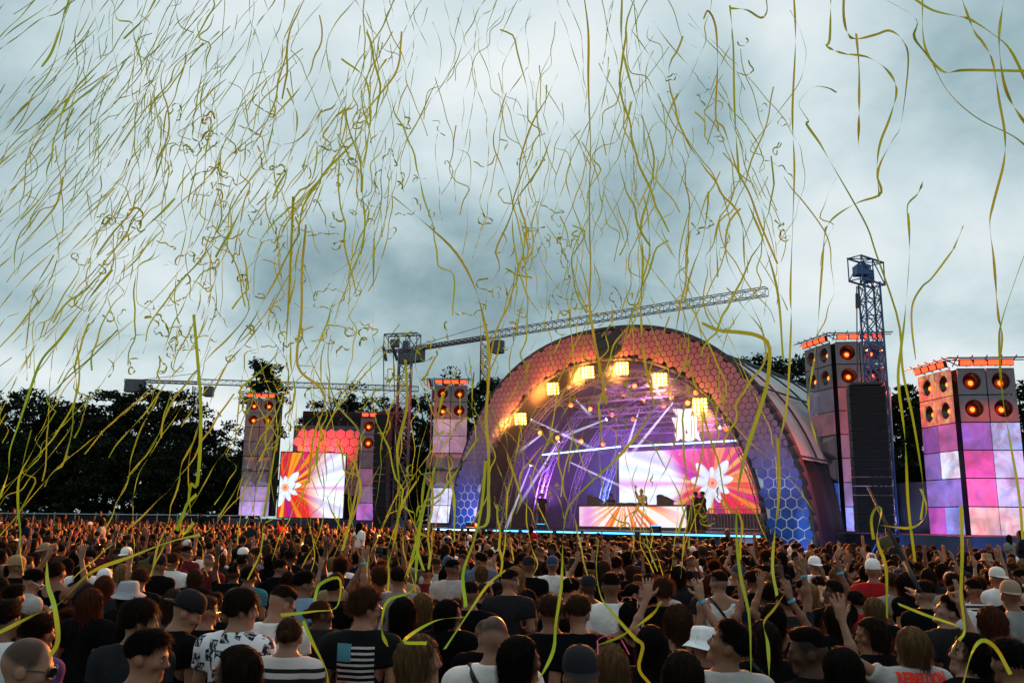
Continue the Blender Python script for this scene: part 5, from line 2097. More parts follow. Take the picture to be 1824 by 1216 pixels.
sp_(650, 1084, 1.74, 'm_look_r', -4, 2, 'black', 'curly', 'brown', 'curly haired man in a black tee with a striped flag print on the back', shirt_me=shirt_variant('m_look_r', 'shirt', m_flag), glasses=((.01, .01, .01), 'eyes'))
sp_(596, 1046, 1.66, 'm_arm', -10, 0, 'black', 'short', 'dark', 'person in black raising a bare arm left of the flag print man')
sp_(718, 1094, 1.66, 'f_plain', -5, 1, 'black', 'long', 'black', 'long black haired woman right of the flag print man')
sp_(752, 1080, 1.58, 'f_plain', -4, 2, 'black', 'long', 'fair', 'woman with straight fair hair in the middle of the near crowd')
sp_(799, 1095, 1.60, 'f_look_r', -5, 0, 'black', 'long', 'black', 'dark haired woman in black looking to the right')
sp_(748, 1176, 1.62, 'f_look_r', -10, 2, 'black', 'wavy', 'fair', 'woman with streaked fair wavy hair at the bottom looking right')
sp_(880, 1136, 1.70, 'm_plain', -2, 2, 'white', 'thin', 'grey', 'bald man in a white tee with a black strap over his back')
sp_(838, 1060, 1.66, 'm_plain', -5, 1, 'black', 'fade', 'dark', 'short haired man in dark clothes behind the bald man')
sp_(806, 1014, 1.72, 'm_look_r', -5, 3, 'lightgrey', 'fade', 'black', 'man in a light shirt in the middle of the crowd under the left arch foot')
sp_(762, 1022, 1.62, 'm_plain', -6, 1, 'maroon', 'fade', 'black', 'short haired person in a dark red jumper with a white collar')
sp_(908, 1036, 1.72, 'm_look_r', 2, 2, 'charcoal', 'fade', 'dark', 'man with faded haircut in a charcoal tee under the stage edge')
sp_(942, 1010, 1.72, 'm_plain', -5, 1, 'black', None, None, 'man in a black cap and black tee in the centre crowd', hat='cap', hatc=(.012, .012, .014))
sp_(984, 1008, 1.70, 'm_plain', -5, 1, 'white', None, None, 'man in a blue cap with a pale band and white tee', hat='cap', hatc=(.03, .05, .10))
sp_(927, 1176, 1.62, 'f_look_r', -2, 1, 'black', 'long', 'black', 'black haired woman at the bottom centre with her cheek lit orange')
sp_(981, 1092, 1.70, 'm_plain', 0, 1, 'black', 'short', 'brown', 'brown haired man in black with a green streamer over his head')
sp_(1030, 1092, 1.70, 'm_look_r', 35, 2, 'black', 'short', 'brown', 'man in black with a bright green streamer on his cheek', mirror=False)
sp_(1016, 1052, 1.66, 'm_look_r', 0, 2, 'black', 'short', 'black', 'dark haired man in profile above the two black tees', face=True)
sp_(1088, 1046, 1.76, 'm_plain', 4, 3, 'white', 'fade', 'black', 'big man in a white tee with a shaved neck in the centre')
sp_(1128, 1058, 1.56, 'f_look_r', -20, 2, 'black', 'bun', 'black', 'smiling woman in profile right of the big white tee', face=True)
sp_(1124, 1096, 1.58, 'f_tank', 4, 1, 'black', 'long', 'black', 'woman with orange sunglasses pushed up on her dark hair', glasses=((.6, .16, .03), 'up'))
sp_(1181, 1054, 1.68, 'm_plain', 2, 1, 'black', 'curly', 'brown', 'curly haired man behind the woman with both arms up')
sp_(1207, 1106, 1.62, 'f_arms', 2, 2, 'black', 'wavy', 'brown', 'woman with long wavy brown hair holding both arms up')
sp_(1281, 1038, 1.72, 'm_tank', 6, 2, 'white', 'fade', 'dark', 'man in a white tank top with a black strap')
sp_(1301, 1150, 1.70, 'm_up', 5, 1, 'lightgrey', 'short', 'black', 'bearded black haired man at the bottom looking up to the left', face=True)
sp_(1252, 1152, 1.52, 'm_look_r', 40, 2, 'black', 'short', 'brown', 'person in a white bucket hat leaning before the bearded man', hat='bucket', hatc=(.72, .76, .78))
sp_(1085, 1188, 1.60, 'f_plain', 3, 2, 'black', 'long', 'fair', 'fair haired woman with pink sunglasses on top of her head', glasses=((.75, .06, .16), 'up'))
sp_(1033, 1206, 1.60, 'm_plain', 5, 1, 'black', None, None, 'person in a black cap at the bottom edge', hat='cap', hatc=(.014, .014, .018))
sp_(1160, 1150, 1.60, 'f_plain', 5, 1, 'black', 'long', 'black', 'woman with long black hair and black top below the raised arms')
sp_(1232, 1002, 1.70, 'm_plain', 6, 1, 'charcoal', 'thin', 'brown', 'bald headed person in the middle crowd under the big screen')
sp_(1624, 1152, 1.60, 'f_arm', 8, 2, 'lightgrey', 'bob', 'fair', 'woman with fair bob and grey tee with red lettering, one arm raised')
sp_(1728, 1166, 1.62, 'f_up', 30, 2, 'black', 'long', 'black', 'black haired woman at the bottom right looking up to the left', face=True)
sp_(1800, 1062, 1.70, 'm_look_r', 40, 1, 'grey', None, None, 'man in a tan cap and grey hoodie at the right edge', hat='cap', hatc=(.26, .18, .12))
sp_(1451, 1008, 1.72, 'm_plain', 6, 1, 'white', None, None, 'man in a white cap and white tee below the tall right tower', hat='cap', hatc=(.74, .74, .76))
sp_(1441, 1058, 1.60, 'f_plain', 10, 2, 'black', 'long', 'blonde', 'blonde woman in black before the white cap man')
sp_(1484, 1056, 1.68, 'm_point', 18, 3, 'black', 'fade', 'dark', 'dark skinned man raising his arm beside the blonde woman')
sp_(1524, 1072, 1.58, 'f_plain', 10, 2, 'red', 'bun', 'dark', 'woman with tied dark hair and a red top')
sp_(1557, 1088, 1.58, 'f_plain', 5, 1, 'black', 'long', 'fair', 'woman with fair streaks right of the red top')
sp_(1488, 1104, 1.60, 'f_plain', 10, 1, 'black', 'long', 'dark', 'dark haired woman in black left of the red top')
sp_(1552, 1132, 1.60, 'f_look_r', 30, 1, 'black', 'long', 'dark', 'dark haired woman half hidden behind the raised arm at the right', mirror=True)
sp_(1376, 1102, 1.60, 'f_arms', 8, 1, 'black', 'long', 'black', 'black haired woman with arms up below the right foot of the arch')
sp_(1734, 1052, 1.66, 'm_plain', 14, 1, 'black', 'fade', 'black', 'man in a thinly striped tee at the right', shirt_me=shirt_variant('m_plain', 'shirt', m_thin))
sp_(1776, 1030, 1.68, 'm_plain', 14, 1, 'white', None, None, 'man in a pale cap turned backwards before the far right tower', hat='cap', hatc=(.6, .55, .52))
stick_holder = sp_(1648, 1058, 1.70, 'm_fwd', 12, 2, 'black', 'fade', 'dark', 'man stretching his bare arm forward to hold up a black pole')
sp_(1690, 1090, 1.66, 'm_up', 20, 2, 'charcoal', 'short', 'black', 'bearded man laughing with head thrown back at the right', face=True)
sp_(1400, 1072, 1.62, 'm_arms', 10, 1, 'charcoal', 'short', 'dark', 'person with both hands raised left of the blonde woman')
sp_(1590, 1040, 1.66, 'm_arm', 14, 1, 'grey', 'short', 'brown', 'person in a grey shirt holding a hand up under the line speakers')
sp_(1765, 1110, 1.62, 'f_plain', 15, 1, 'black', 'wavy', 'red', 'person with orange lit curls at the right edge', mirror=True)
sp_(95, 975, 1.70, 'm_plain', -10, 1, 'white', 'fade', 'dark', 'man in a white tee far left with a pale cap behind him')
sp_(160, 935, 1.90, 'm_look_r', -12, 2, 'pink', None, None, 'person in a pale pink cap in the far left rows', hat='cap', hatc=(.62, .5, .48))
sp_(1360, 1140, 1.62, 'f_plain', 12, 1, 'black', 'long', 'dark', 'dark haired woman left of the red bag strap')
sp_(1440, 1160, 1.66, 'm_look_r', 25, 4, 'black', 'fade', 'black', 'dark man in black at the bottom right making a hand sign', mirror=True)
sp_(1500, 1196, 1.60, 'f_plain', 8, 1, 'black', 'long', 'black', 'dark long haired person at the bottom below the raised hand')
sp_(1800, 1180, 1.62, 'm_plain', 14, 1, 'black', 'short', 'black', 'dark figure cut by the bottom right corner')
sp_(1215, 1205, 1.60, 'f_plain', 4, 1, 'black', 'long', 'dark', 'dark haired woman at the bottom edge left of the bearded man')


def strap(e, label, pts, col):
    """bag strap laid over the back of a shirt"""
    b = MB()
    for a, c_ in zip(pts[:-1], pts[1:]):
        b.bar(a, c_, .014, 4)
    b.build('bag_strap', M['cord_black'], e)


back_line = [(-.13, -.02, 1.50), (-.10, -.115, 1.44), (-.02, -.150, 1.33), (.07, -.150, 1.20), (.15, -.115, 1.08)]
for e in [o for o in bpy.data.objects if o.get('category') == 'person' and 'strap' in o.get('label', '')]:
    strap(e, '', back_line, None)
# wristbands on raised arms
band_me = MB().lathe([(.033, -.012), (.036, -.011), (.036, .011), (.033, .012)], 14).mesh('wristband', mat('band_blue', (.05, .35, .5), .5))
for e in [o for o in bpy.data.objects if o.get('category') == 'person' and ('arm' in o.get('label', '') or 'hand' in o.get('label', ''))]:
    for kn, K in KITS.items():
        if e.children and any(ch.data is K.body for ch in e.children if ch.type == 'MESH'):
            Sh, E_, Wr, d = K.arms[1]
            o = link_obj('wristband', band_me, e, tuple(Wr * .9 + E_ * .1))
            o.rotation_euler = Vector((Wr - E_).tolist()).to_track_quat('Z', 'Y').to_euler()

# red lettering on the grey tee
K = KITS['f_arm']
e = [o for o in bpy.data.objects if o.get('label', '').startswith('woman with fair bob')][0]
from mathutils.bvhtree import BVHTree
bvh = BVHTree.FromPolygons([v.co.copy() for v in K.shirt.vertices], [tuple(q.vertices) for q in K.shirt.polygons])
mat('print_red', (.85, .035, .012), .8, .2, 30)
mat('print_teal', (.08, .45, .45), .8, .2, 30)


def back_print(txt, size, zc, m, xo=0.0, stretch=1.0):
    cu = bpy.data.curves.new('lettering', 'FONT')
    cu.body = txt
    cu.size = size
    cu.align_x = 'CENTER'
    cu.resolution_u = 3
    cu.offset = .004
    ob = bpy.data.objects.new('tmp', cu)
    COL.objects.link(ob)
    me = bpy.data.meshes.new_from_object(ob.evaluated_get(bpy.context.evaluated_depsgraph_get()))
    bpy.data.objects.remove(ob)
    bm = bmesh.new()
    bm.from_mesh(me)
    bmesh.ops.triangulate(bm, faces=bm.faces)
    for _ in range(2):
        bmesh.ops.subdivide_edges(bm, edges=[ed for ed in bm.edges if ed.calc_length() > .02], cuts=1)
    for v in bm.verts:
        X, Z = v.co.x + xo, zc + v.co.y * stretch
        hit = bvh.ray_cast(Vector((X, -.6, Z)), Vector((0, 1, 0)))
        v.co = Vector((X, (hit[0].y if hit[0] else -.1) - .003, Z))
    bm.to_mesh(me)
    bm.free()
    me.materials.clear()
    me.materials.append(m)
    return link_obj('lettering', me, e)


back_print('REBELLION', .066, 1.400, M['print_red'], 0, 1.35)
back_print('~ ~ ~', .09, 1.31, M['print_teal'])

# the black pole
ph = at(1612, 1000, 7.6)
ptop = at(1546, 868, 8.4)
o = MB().bar((0, 0, 0), ptop - ph, .018, 8, .010).bar((0, 0, 0), (ph - ptop).normalized() * .35, .019, 8).build('black_pole', M['cord_black'], None, True, ph)
tag(o, 'long thin black pole held up by a raised hand at the right', 'pole')
# a phone in the hand of the man at the left
e = [o for o in bpy.data.objects if o.get('label', '').startswith('man in pale grey tee')][0]
Sh, E_, Wr, d = KITS['m_down'].arms[1]
wp = e.matrix_basis @ Vector((Wr + d / np.linalg.norm(d) * .09).tolist())
pe = empty('phone', wp, 0, 'lit phone in the hand of the man with white sunglasses', 'phone')
bevel(MB().box((0, 0, 0), (.075, .009, .155)).build('case', M['cord_black'], pe), .003)
MB().box((0, -.006, 0), (.068, .002, .145)).build('display', M['phone_glass'], pe)
pe.rotation_euler = (math.radians(-50), 0, math.radians(-30))

# ------------------------------------------------------------------ performers and crew on the stage
djp = sat(1143, 900, 4.2)
person('m_point', (djp.x, djp.y, 1.95 + .18), math.radians(180) + YAW + .2, 1.8, SKIN[2], (.45, .33, .22), None, None, 'performer in a tan top and cap behind the desk, one hand raised', 'people on the stage', hat='cap', hatc=(.05, .03, .03))
for (px, v, kit, rz, lb) in ((1088, 4.0, 'm_plain', 150, 'person behind the desk left of the performer'), (1240, 2.6, 'm_prof_r', 40, 'crew member in black beside the desk, left of two'), (1252, 2.4, 'm_plain', 60, 'crew member in black beside the desk, right of two'), (965, 2.0, 'm_plain', 180, 'dark crew member standing at the left of the stage')):
    q = sat(px, 900, v)
    person(kit, (q.x, q.y, 1.955), math.radians(rz), 1.78, SKIN[1], CL['black'], 'short', HAIRC['black'], lb, 'people on the stage')

# ------------------------------------------------------------------ the crowd: nearest as single people
STAGE_C = Vector((3.5, 37, 0))
zones = [(0, 200, 'at the far left'), (200, 420, 'below the dark tree line'), (420, 520, 'below the leftmost panel tower'), (520, 640, 'below the square side screen'), (640, 760, 'below the hanging speakers'), (760, 880, 'below the left foot of the arch'), (880, 1040, 'below the stage edge'), (1040, 1230, 'below the performer desk'), (1230, 1360, 'below the flower video wall'), (1360, 1460, 'below the right foot of the arch'), (1460, 1600, 'below the big line speakers'), (1600, 1900, 'below the far right tower')]


def crowd_limit(x):
    """how far the crowd reaches, by the side ray"""
    pts = [(-.75, 58), (-.32, 55), (-.15, 46), (-.02, 42), (.1, 38), (.29, 31.5), (.36, 30), (.42, 31), (.5, 27.5), (.7, 27)]
    for (a, ya), (b_, yb) in zip(pts[:-1], pts[1:]):
        if x <= b_:
            return ya + (yb - ya) * max(0, min(1, (x - a) / (b_ - a)))
    return 27


cand = []
y = 2.9
rowi = 0
while y < 58:
    sp_x = .95 if y < 7 else (.74 if y < 14 else (.60 if y < 26 else .64))
    half = .66 * y + 1.5
    x = -half + (rowi % 2) * sp_x / 2
    while x < half:
        X, Yp = x + RNG.uniform(-.24, .24), y + RNG.uniform(-.3, .3)
        x += sp_x
        if RNG.random() < .10:
            continue
        if Yp > crowd_limit(X / Yp):
            continue
        if Yp < 16 and any((X - s_[3]) ** 2 + (Yp - s_[4]) ** 2 < .24 for s_ in SPEC):
            continue
        hgt = RNG.gauss(1.69, .075)
        px, py = proj((X, Yp, hgt - .11))
        if Yp < 14:
            hw = 150 / Yp
            if any(s_[2] > Yp + .1 and abs(px - s_[0]) < hw + 120 / s_[2] and py - 200 / Yp < s_[1] + 130 / s_[2] for s_ in SPEC):
                continue
        if Yp < 6.5 and any(s_[2] > Yp + .1 and s_[2] < 8 and abs(px - s_[0]) < 150 / Yp + 170 / s_[2] and py - 180 / Yp < s_[1] + 620 / s_[2] for s_ in SPEC):
            continue
        if px < -60 or px > 1890 or py > 1330:
            continue
        cand.append((Yp, X, hgt, px, py))
    y += .9 if y < 7 else (.72 if y < 14 else .74)
    rowi += 1
cand.sort()
N_IND = 300 - len(SPEC)
indiv, far = cand[:N_IND], cand[N_IND:]
kit_w = [('m_plain', 17), ('m_look_r', 10), ('m_arm', 5), ('m_arms', 4), ('m_point', 5), ('m_down', 5), ('m_fwd', 4), ('f_plain', 22), ('f_look_r', 9), ('f_arms', 4), ('f_arm', 4), ('f_tank', 8), ('m_tank', 2)]
kit_n, kit_p = [a for a, _ in kit_w], [b_ for _, b_ in kit_w]
shirt_w = [('black', 54), ('charcoal', 16), ('navy', 8), ('white', 8), ('grey', 5), ('lightgrey', 4), ('maroon', 3), ('olive', 4), ('teal', 2), ('denim', 4), ('tan', 2), ('red', 1)]
sh_n, sh_p = [a for a, _ in shirt_w], [b_ for _, b_ in shirt_w]
word = {'black': 'black', 'charcoal': 'dark grey', 'navy': 'navy', 'white': 'white', 'grey': 'grey', 'lightgrey': 'light grey', 'maroon': 'dark red', 'olive': 'olive', 'teal': 'teal', 'denim': 'denim blue', 'tan': 'tan', 'red': 'red'}
hword = {'short': 'short', 'fade': 'cropped', 'curly': 'curly', 'bowl': 'floppy', 'long': 'long', 'wavy': 'long wavy', 'bun': 'tied', 'bob': 'bobbed', 'thin': 'shaven'}
cword = {'black': 'black', 'dark': 'dark', 'brown': 'brown', 'red': 'reddish', 'blonde': 'blonde', 'fair': 'fair', 'grey': 'grey'}
for (Yp, X, hgt, px, py) in indiv:
    kit = RNG.choices(kit_n, kit_p)[0]
    if Yp < 9 and kit in ('m_arm', 'm_arms', 'm_point', 'm_fwd', 'f_arms', 'f_arm'):
        kit = 'f_plain' if kit[0] == 'f' else 'm_plain'
    sh = RNG.choices(sh_n, sh_p)[0]
    fem = kit[0] == 'f'
    hr = RNG.choices(('long', 'wavy', 'bun', 'bob'), (5, 3, 2, 1))[0] if fem else RNG.choices(('short', 'fade', 'curly', 'bowl', 'thin'), (5, 5, 2, 1, 1))[0]
    hc = RNG.choices(('black', 'dark', 'brown', 'red', 'blonde', 'fair'), (30, 36, 20, 5, 4, 6))[0]
    hat, hatc, hatw = None, None, ''
    if RNG.random() < .11:
        hat = RNG.choice(('cap', 'cap', 'bucket'))
        nm, hatc = RNG.choice((('black', (.013, .013, .015)), ('white', (.68, .67, .66)), ('tan', (.26, .17, .10)), ('dark blue', (.02, .03, .07))))
        hatw = nm + (' cap' if hat == 'cap' else ' bucket hat')
        if not fem:
            hr = 'fade' if hat == 'bucket' else None
    arms_ = 'arms up ' if kit in ('m_arms', 'f_arms') else ('arm up ' if kit in ('m_arm', 'm_point', 'f_arm', 'm_fwd') else '')
    zone = [w_ for a, b_, w_ in zones if a <= px < b_]
    zone = zone[0] if zone else ('at the far left' if px < 0 else 'below the far right tower')
    dist = 'near row' if Yp < 8 else ('middle row' if Yp < 12 else 'back row')
    lb = '%s top, %s, %s%s, %s' % (word[sh], (hatw if hatw else '%s %s hair' % (hword[hr], cword[hc])), arms_ and (arms_.strip() + ', '), dist, zone)
    aim = STAGE_C - Vector((X, Yp, 0))
    rz = -math.atan2(aim.x, aim.y) + RNG.gauss(0, .28)
    if RNG.random() < .04:
        rz += RNG.uniform(1.5, 3.5)
    mr = RNG.random() < .45
    person(kit, (X, Yp, ground_z(Yp)), rz, hgt, RNG.choice(SKIN), CL[sh], hr, HAIRC[hc], lb, 'people filling the crowd', hat=hat, hatc=hatc, glasses=((.01, .01, .01), RNG.choice(('eyes', 'up'))) if RNG.random() < .12 else None, mirror=mr, hat_flip=RNG.random() < .35)


# ------------------------------------------------------------------ the crowd beyond, one mass of small figures
def far_template(fem, armL, armR, yaw, long_hair, g=1.0):
    o = PIV + np.array((0, 0, -.03 if fem else 0), np.float32)
    Rh = rot(yaw, .05, 0)
    lo, hi = (-.46, -.3, .98), (.46, .42, 2.14)
    parts = []
    F = Field(lo, hi, .036 * g)
    F.ell((0, .0, .135), (.074, .092, .115), .02, Rh, o)
    F.ell((0, .03, .07), (.058, .066, .08), .02, Rh, o)
    F.cone(o + Rh @ np.array((0, .09, .12)), o + Rh @ np.array((0, .118, .09)), .012, .016, .01)
    F.cone((0, -.018, 1.44), o + np.array((0, 0, .05)), .062, .055, .02)
    for s_, nm in ((-1, armL), (1, armR)):
        if nm in ('up', 'upbent', 'point', 'wave', 'fwd'):
            E_, Wr, d, n, opt = ARMS[nm]
            mir = np.array((s_, 1, 1), float)
            Sh = np.array((s_ * .19, -.01, 1.415))
            E_, Wr, d = np.array(E_) * mir, np.array(Wr) * mir, np.array(d, float) * mir
            F.cone(Sh * .6 + E_ * .4, E_, .046, .04, .02)
            F.cone(E_, Wr, .04, .03, .02)
            d = d / np.linalg.norm(d)
            w_ = np.array((1.0, 0, 0))
            F.cone(Wr, Wr + d * .09, .034, .036, .02)
            for q in (-.045, 0, .045):
                F.cone(Wr + d * .08 + w_ * q * .5, Wr + d * .17 + w_ * q, .016, .014, .01)
    parts.append((F.mesh(), 0))
    F = Field(lo, hi, .055 * g)
    torso(F, fem, .014)
    for s_, nm in ((-1, armL), (1, armR)):
        E_ = np.array(ARMS[nm][0]) * np.array((s_, 1, 1), float)
        Sh = np.array((s_ * .19, -.01, 1.415))
        F.cone(Sh, Sh * .4 + E_ * .6, .066, .060, .04)
    F.carve((-1, -1, .9), (1, 1, 1.08), lambda P: 1.03 - P[..., 2])
    parts.append((F.mesh(), 1))
    F = Field((-.3, -.35, 1.1), (.3, .3, 1.95), .036 * g)
    F.ell((0, -.012, .150), (.088, .108, .102), .01, Rh, o)
    if long_hair:
        F.cone(o + Rh @ np.array((0, -.05, .1)), o + Rh @ np.array((0, -.09, -.22)), .088, .07, .04)
    F.carve((-1, -1, 0), (1, 1, 3), lambda P: np.minimum(((P - o) @ Rh)[..., 1] - .05, -(((P - o) @ Rh)[..., 2] - .185)))
    if not long_hair:
        F.carve((-1, -1, 0), (1, 1, 3), lambda P: .085 - ((P - o) @ Rh)[..., 2])
    parts.append((F.mesh(), 2))
    V = np.concatenate([q[0][0] for q in parts])
    off = np.cumsum([0] + [len(q[0][0]) for q in parts[:-1]])
    Fq = np.concatenate([q[0][1] + o_ for q, o_ in zip(parts, off)])
    kind = np.concatenate([np.full(len(q[0][0]), q[1]) for q in parts])
    return V, Fq, kind


spec_t = [(False, 'down', 'down', 0, False), (False, 'down', 'down', -.7, False), (True, 'down', 'down', .2, True), (False, 'down', 'up', 0, False), (True, 'upbent', 'up', 0, True), (True, 'down', 'down', -.8, True), (False, 'wave', 'down', .3, False), (False, 'fwd', 'down', .1, False)]
tmpl_a = [far_template(*a) for a in spec_t]
tmpl_b = [far_template(*a, 1.42) for a in spec_t]
tw = [10, 7, 10, 1.5, .9, 6, 1.1, 1.2]
VV, FF, CC = [], [], []
base = 0
for (Yp, X, hgt, px, py) in far:
    ti = RNG.choices(range(len(spec_t)), tw)[0]
    V, Fq, kind = (tmpl_a if Yp < 22 else tmpl_b)[ti]
    aim = STAGE_C - Vector((X, Yp, 0))
    rz = -math.atan2(aim.x, aim.y) + RNG.gauss(0, .35)
    k = hgt / 1.77
    lift_ = RNG.uniform(.35, .6) if RNG.random() < .012 else 0.0
    c_, s_ = math.cos(rz), math.sin(rz)
    mx = -1 if RNG.random() < .5 else 1
    P = V * k
    x_ = P[:, 0] * mx
    W = np.stack([x_ * c_ - P[:, 1] * s_ + X, x_ * s_ + P[:, 1] * c_ + Yp, P[:, 2] + ground_z(Yp) + lift_], 1)
    sk = np.array(RNG.choice(SKIN))
    sh = np.array(CL[RNG.choices(sh_n, sh_p)[0]])
    hc = np.array(HAIRC[RNG.choices(('black', 'dark', 'brown', 'red', 'blonde', 'fair'), (36, 40, 18, 4, 1.5, 3))[0]])
    if RNG.random() < .05:
        hc = np.array(RNG.choice(((.55, .54, .53), (.02, .02, .03), (.2, .13, .08), (.02, .02, .02))))
    CC.append(np.stack([sk, sh, hc])[kind])
    VV.append(W)
    FF.append((Fq[:, ::-1] if mx < 0 else Fq) + base)
    base += len(V)
VV, FF, CC = np.concatenate(VV), np.concatenate(FF), np.concatenate(CC)
cm = bpy.data.materials.new('crowd_mixed')
cm.use_nodes = True
t = NT(cm.node_tree)
vc = t.n('ShaderNodeVertexColor', layer_name='tone')
p = t.n('ShaderNodeBsdfPrincipled', inp={'Base Color': vc.outputs[0], 'Roughness': .85, 'Specular IOR Level': .04})
t.link(p.outputs[0], t.n('ShaderNodeOutputMaterial').inputs[0])
me = np_mesh('crowd', VV, FF, True, (cm,))
me.color_attributes.new('tone', 'FLOAT_COLOR', 'POINT').data.foreach_set('color', np.concatenate([CC, np.ones((len(CC), 1))], 1).astype(np.float32).ravel())
o = link_obj('crowd', me)
tag(o, 'dense distant crowd reaching up to the stage, heads rimmed orange', 'crowd', None, 'stuff')
print('CROWD specials', len(SPEC), 'indiv', len(indiv), 'far', len(far), 'far faces', len(FF))

tot = {}
for o in bpy.data.objects:
    if o.type == 'MESH':
        tot[o.data.name] = sum(len(q.vertices) - 2 for q in o.data.polygons) if len(o.data.polygons) < 2000 else len(o.data.polygons) * 2
print('TRIS', sum(tot.values()), sorted(tot.items(), key=lambda q: -q[1])[:6])

# ------------------------------------------------------------------ paper streamers in the air
stm = bpy.data.materials.new('streamer_paper')
stm.use_nodes = True
t = NT(stm.node_tree)
oc = t.n('ShaderNodeObjectInfo').outputs['Color']
df = t.n('ShaderNodeBsdfDiffuse', inp={0: oc})
tr_ = t.n('ShaderNodeBsdfTranslucent', inp={0: oc})
gl = t.n('ShaderNodeBsdfGlossy', inp={0: (.5, .5, .4, 1), 1: .35})
mx = t.n('ShaderNodeMixShader', inp={0: .30, 1: df.outputs[0], 2: tr_.outputs[0]})
mx2 = t.n('ShaderNodeMixShader', inp={0: .015, 1: mx.outputs[0], 2: gl.outputs[0]})
t.link(mx2.outputs[0], t.n('ShaderNodeOutputMaterial').inputs[0])


def ribbon(pts, width, rg, twist=1.0, n=None):
    """pts: world points; returns V,F of a paper strip following a smooth curve"""
    P = np.array([tuple(p) for p in pts], float)
    seg = np.linalg.norm(np.diff(P, axis=0), axis=1)
    s = np.concatenate([[0], np.cumsum(seg)])
    n = n or int(np.clip(s[-1] / .05, 16, 90))
    # Catmull-Rom
    Q = np.concatenate([[2 * P[0] - P[1]], P, [2 * P[-1] - P[-2]]])
    us = np.linspace(0, len(P) - 1 - 1e-6, n)
    i = us.astype(int)
    f = (us - i)[:, None]
    p0, p1, p2, p3 = Q[i], Q[i + 1], Q[i + 2], Q[i + 3]
    C = .5 * ((2 * p1) + (-p0 + p2) * f + (2 * p0 - 5 * p1 + 4 * p2 - p3) * f ** 2 + (-p0 + 3 * p1 - 3 * p2 + p3) * f ** 3)
    T = np.gradient(C, axis=0)
    T /= np.linalg.norm(T, axis=1)[:, None] + 1e-9
    vw = C - np.array((0, 0, CAMH))
    vw /= np.linalg.norm(vw, axis=1)[:, None]
    e1 = np.cross(T, vw)
    e1 /= np.linalg.norm(e1, axis=1)[:, None] + 1e-9
    e2 = np.cross(T, e1)
    L = s[-1]
    u = np.linspace(0, 1, n)
    th = rg.uniform(-1.2, 1.2) + twist * (rg.uniform(.8, 1.7) * np.sin(2 * np.pi * (u * L * .45 * rg.uniform(.5, 1.3) + rg.random())) + rg.normal() * .8 * np.sin(2 * np.pi * (u * L * .9 + rg.random())) + rg.normal() * .9 * (u - .5))
    Wd = np.cos(th)[:, None] * e1 + np.sin(th)[:, None] * e2
    V = np.stack([C - Wd * width / 2, C + Wd * width / 2], 1).reshape(-1, 3)
    k = np.arange(n - 1) * 2
    return V, np.stack([k, k + 1, k + 3, k + 2], 1)


STR_N = [0]
SG = 'paper streamers falling over the crowd'


def streamer(pts, width, label, tw=1.0, col=None):
    V, Fq = ribbon(pts, width, NPR, tw)
    c0 = V.mean(0)
    o = link_obj('paper_streamer', np_mesh('paper_streamer', V - c0, Fq, True, (stm,)), None, tuple(c0), col or STR_COL())
    tag(o, label, 'streamer', SG)
    STR_N[0] += 1
    return o


def STR_COL():
    k = RNG.random()
    return (.29 + .09 * k, .40 + .12 * RNG.random(), .024 + .03 * k)


def trace(px, Y0, Y1, width=.020, label='', tw=.55):
    n = len(px)
    pts = []
    ph = RNG.uniform(0, 6)
    for i, (a, b_) in enumerate(px):
        u = i / max(1, n - 1)
        pts.append(at(a, b_, Y0 + (Y1 - Y0) * u + .25 * math.sin(ph + 5 * u)))
    return streamer(pts, width, label, tw)


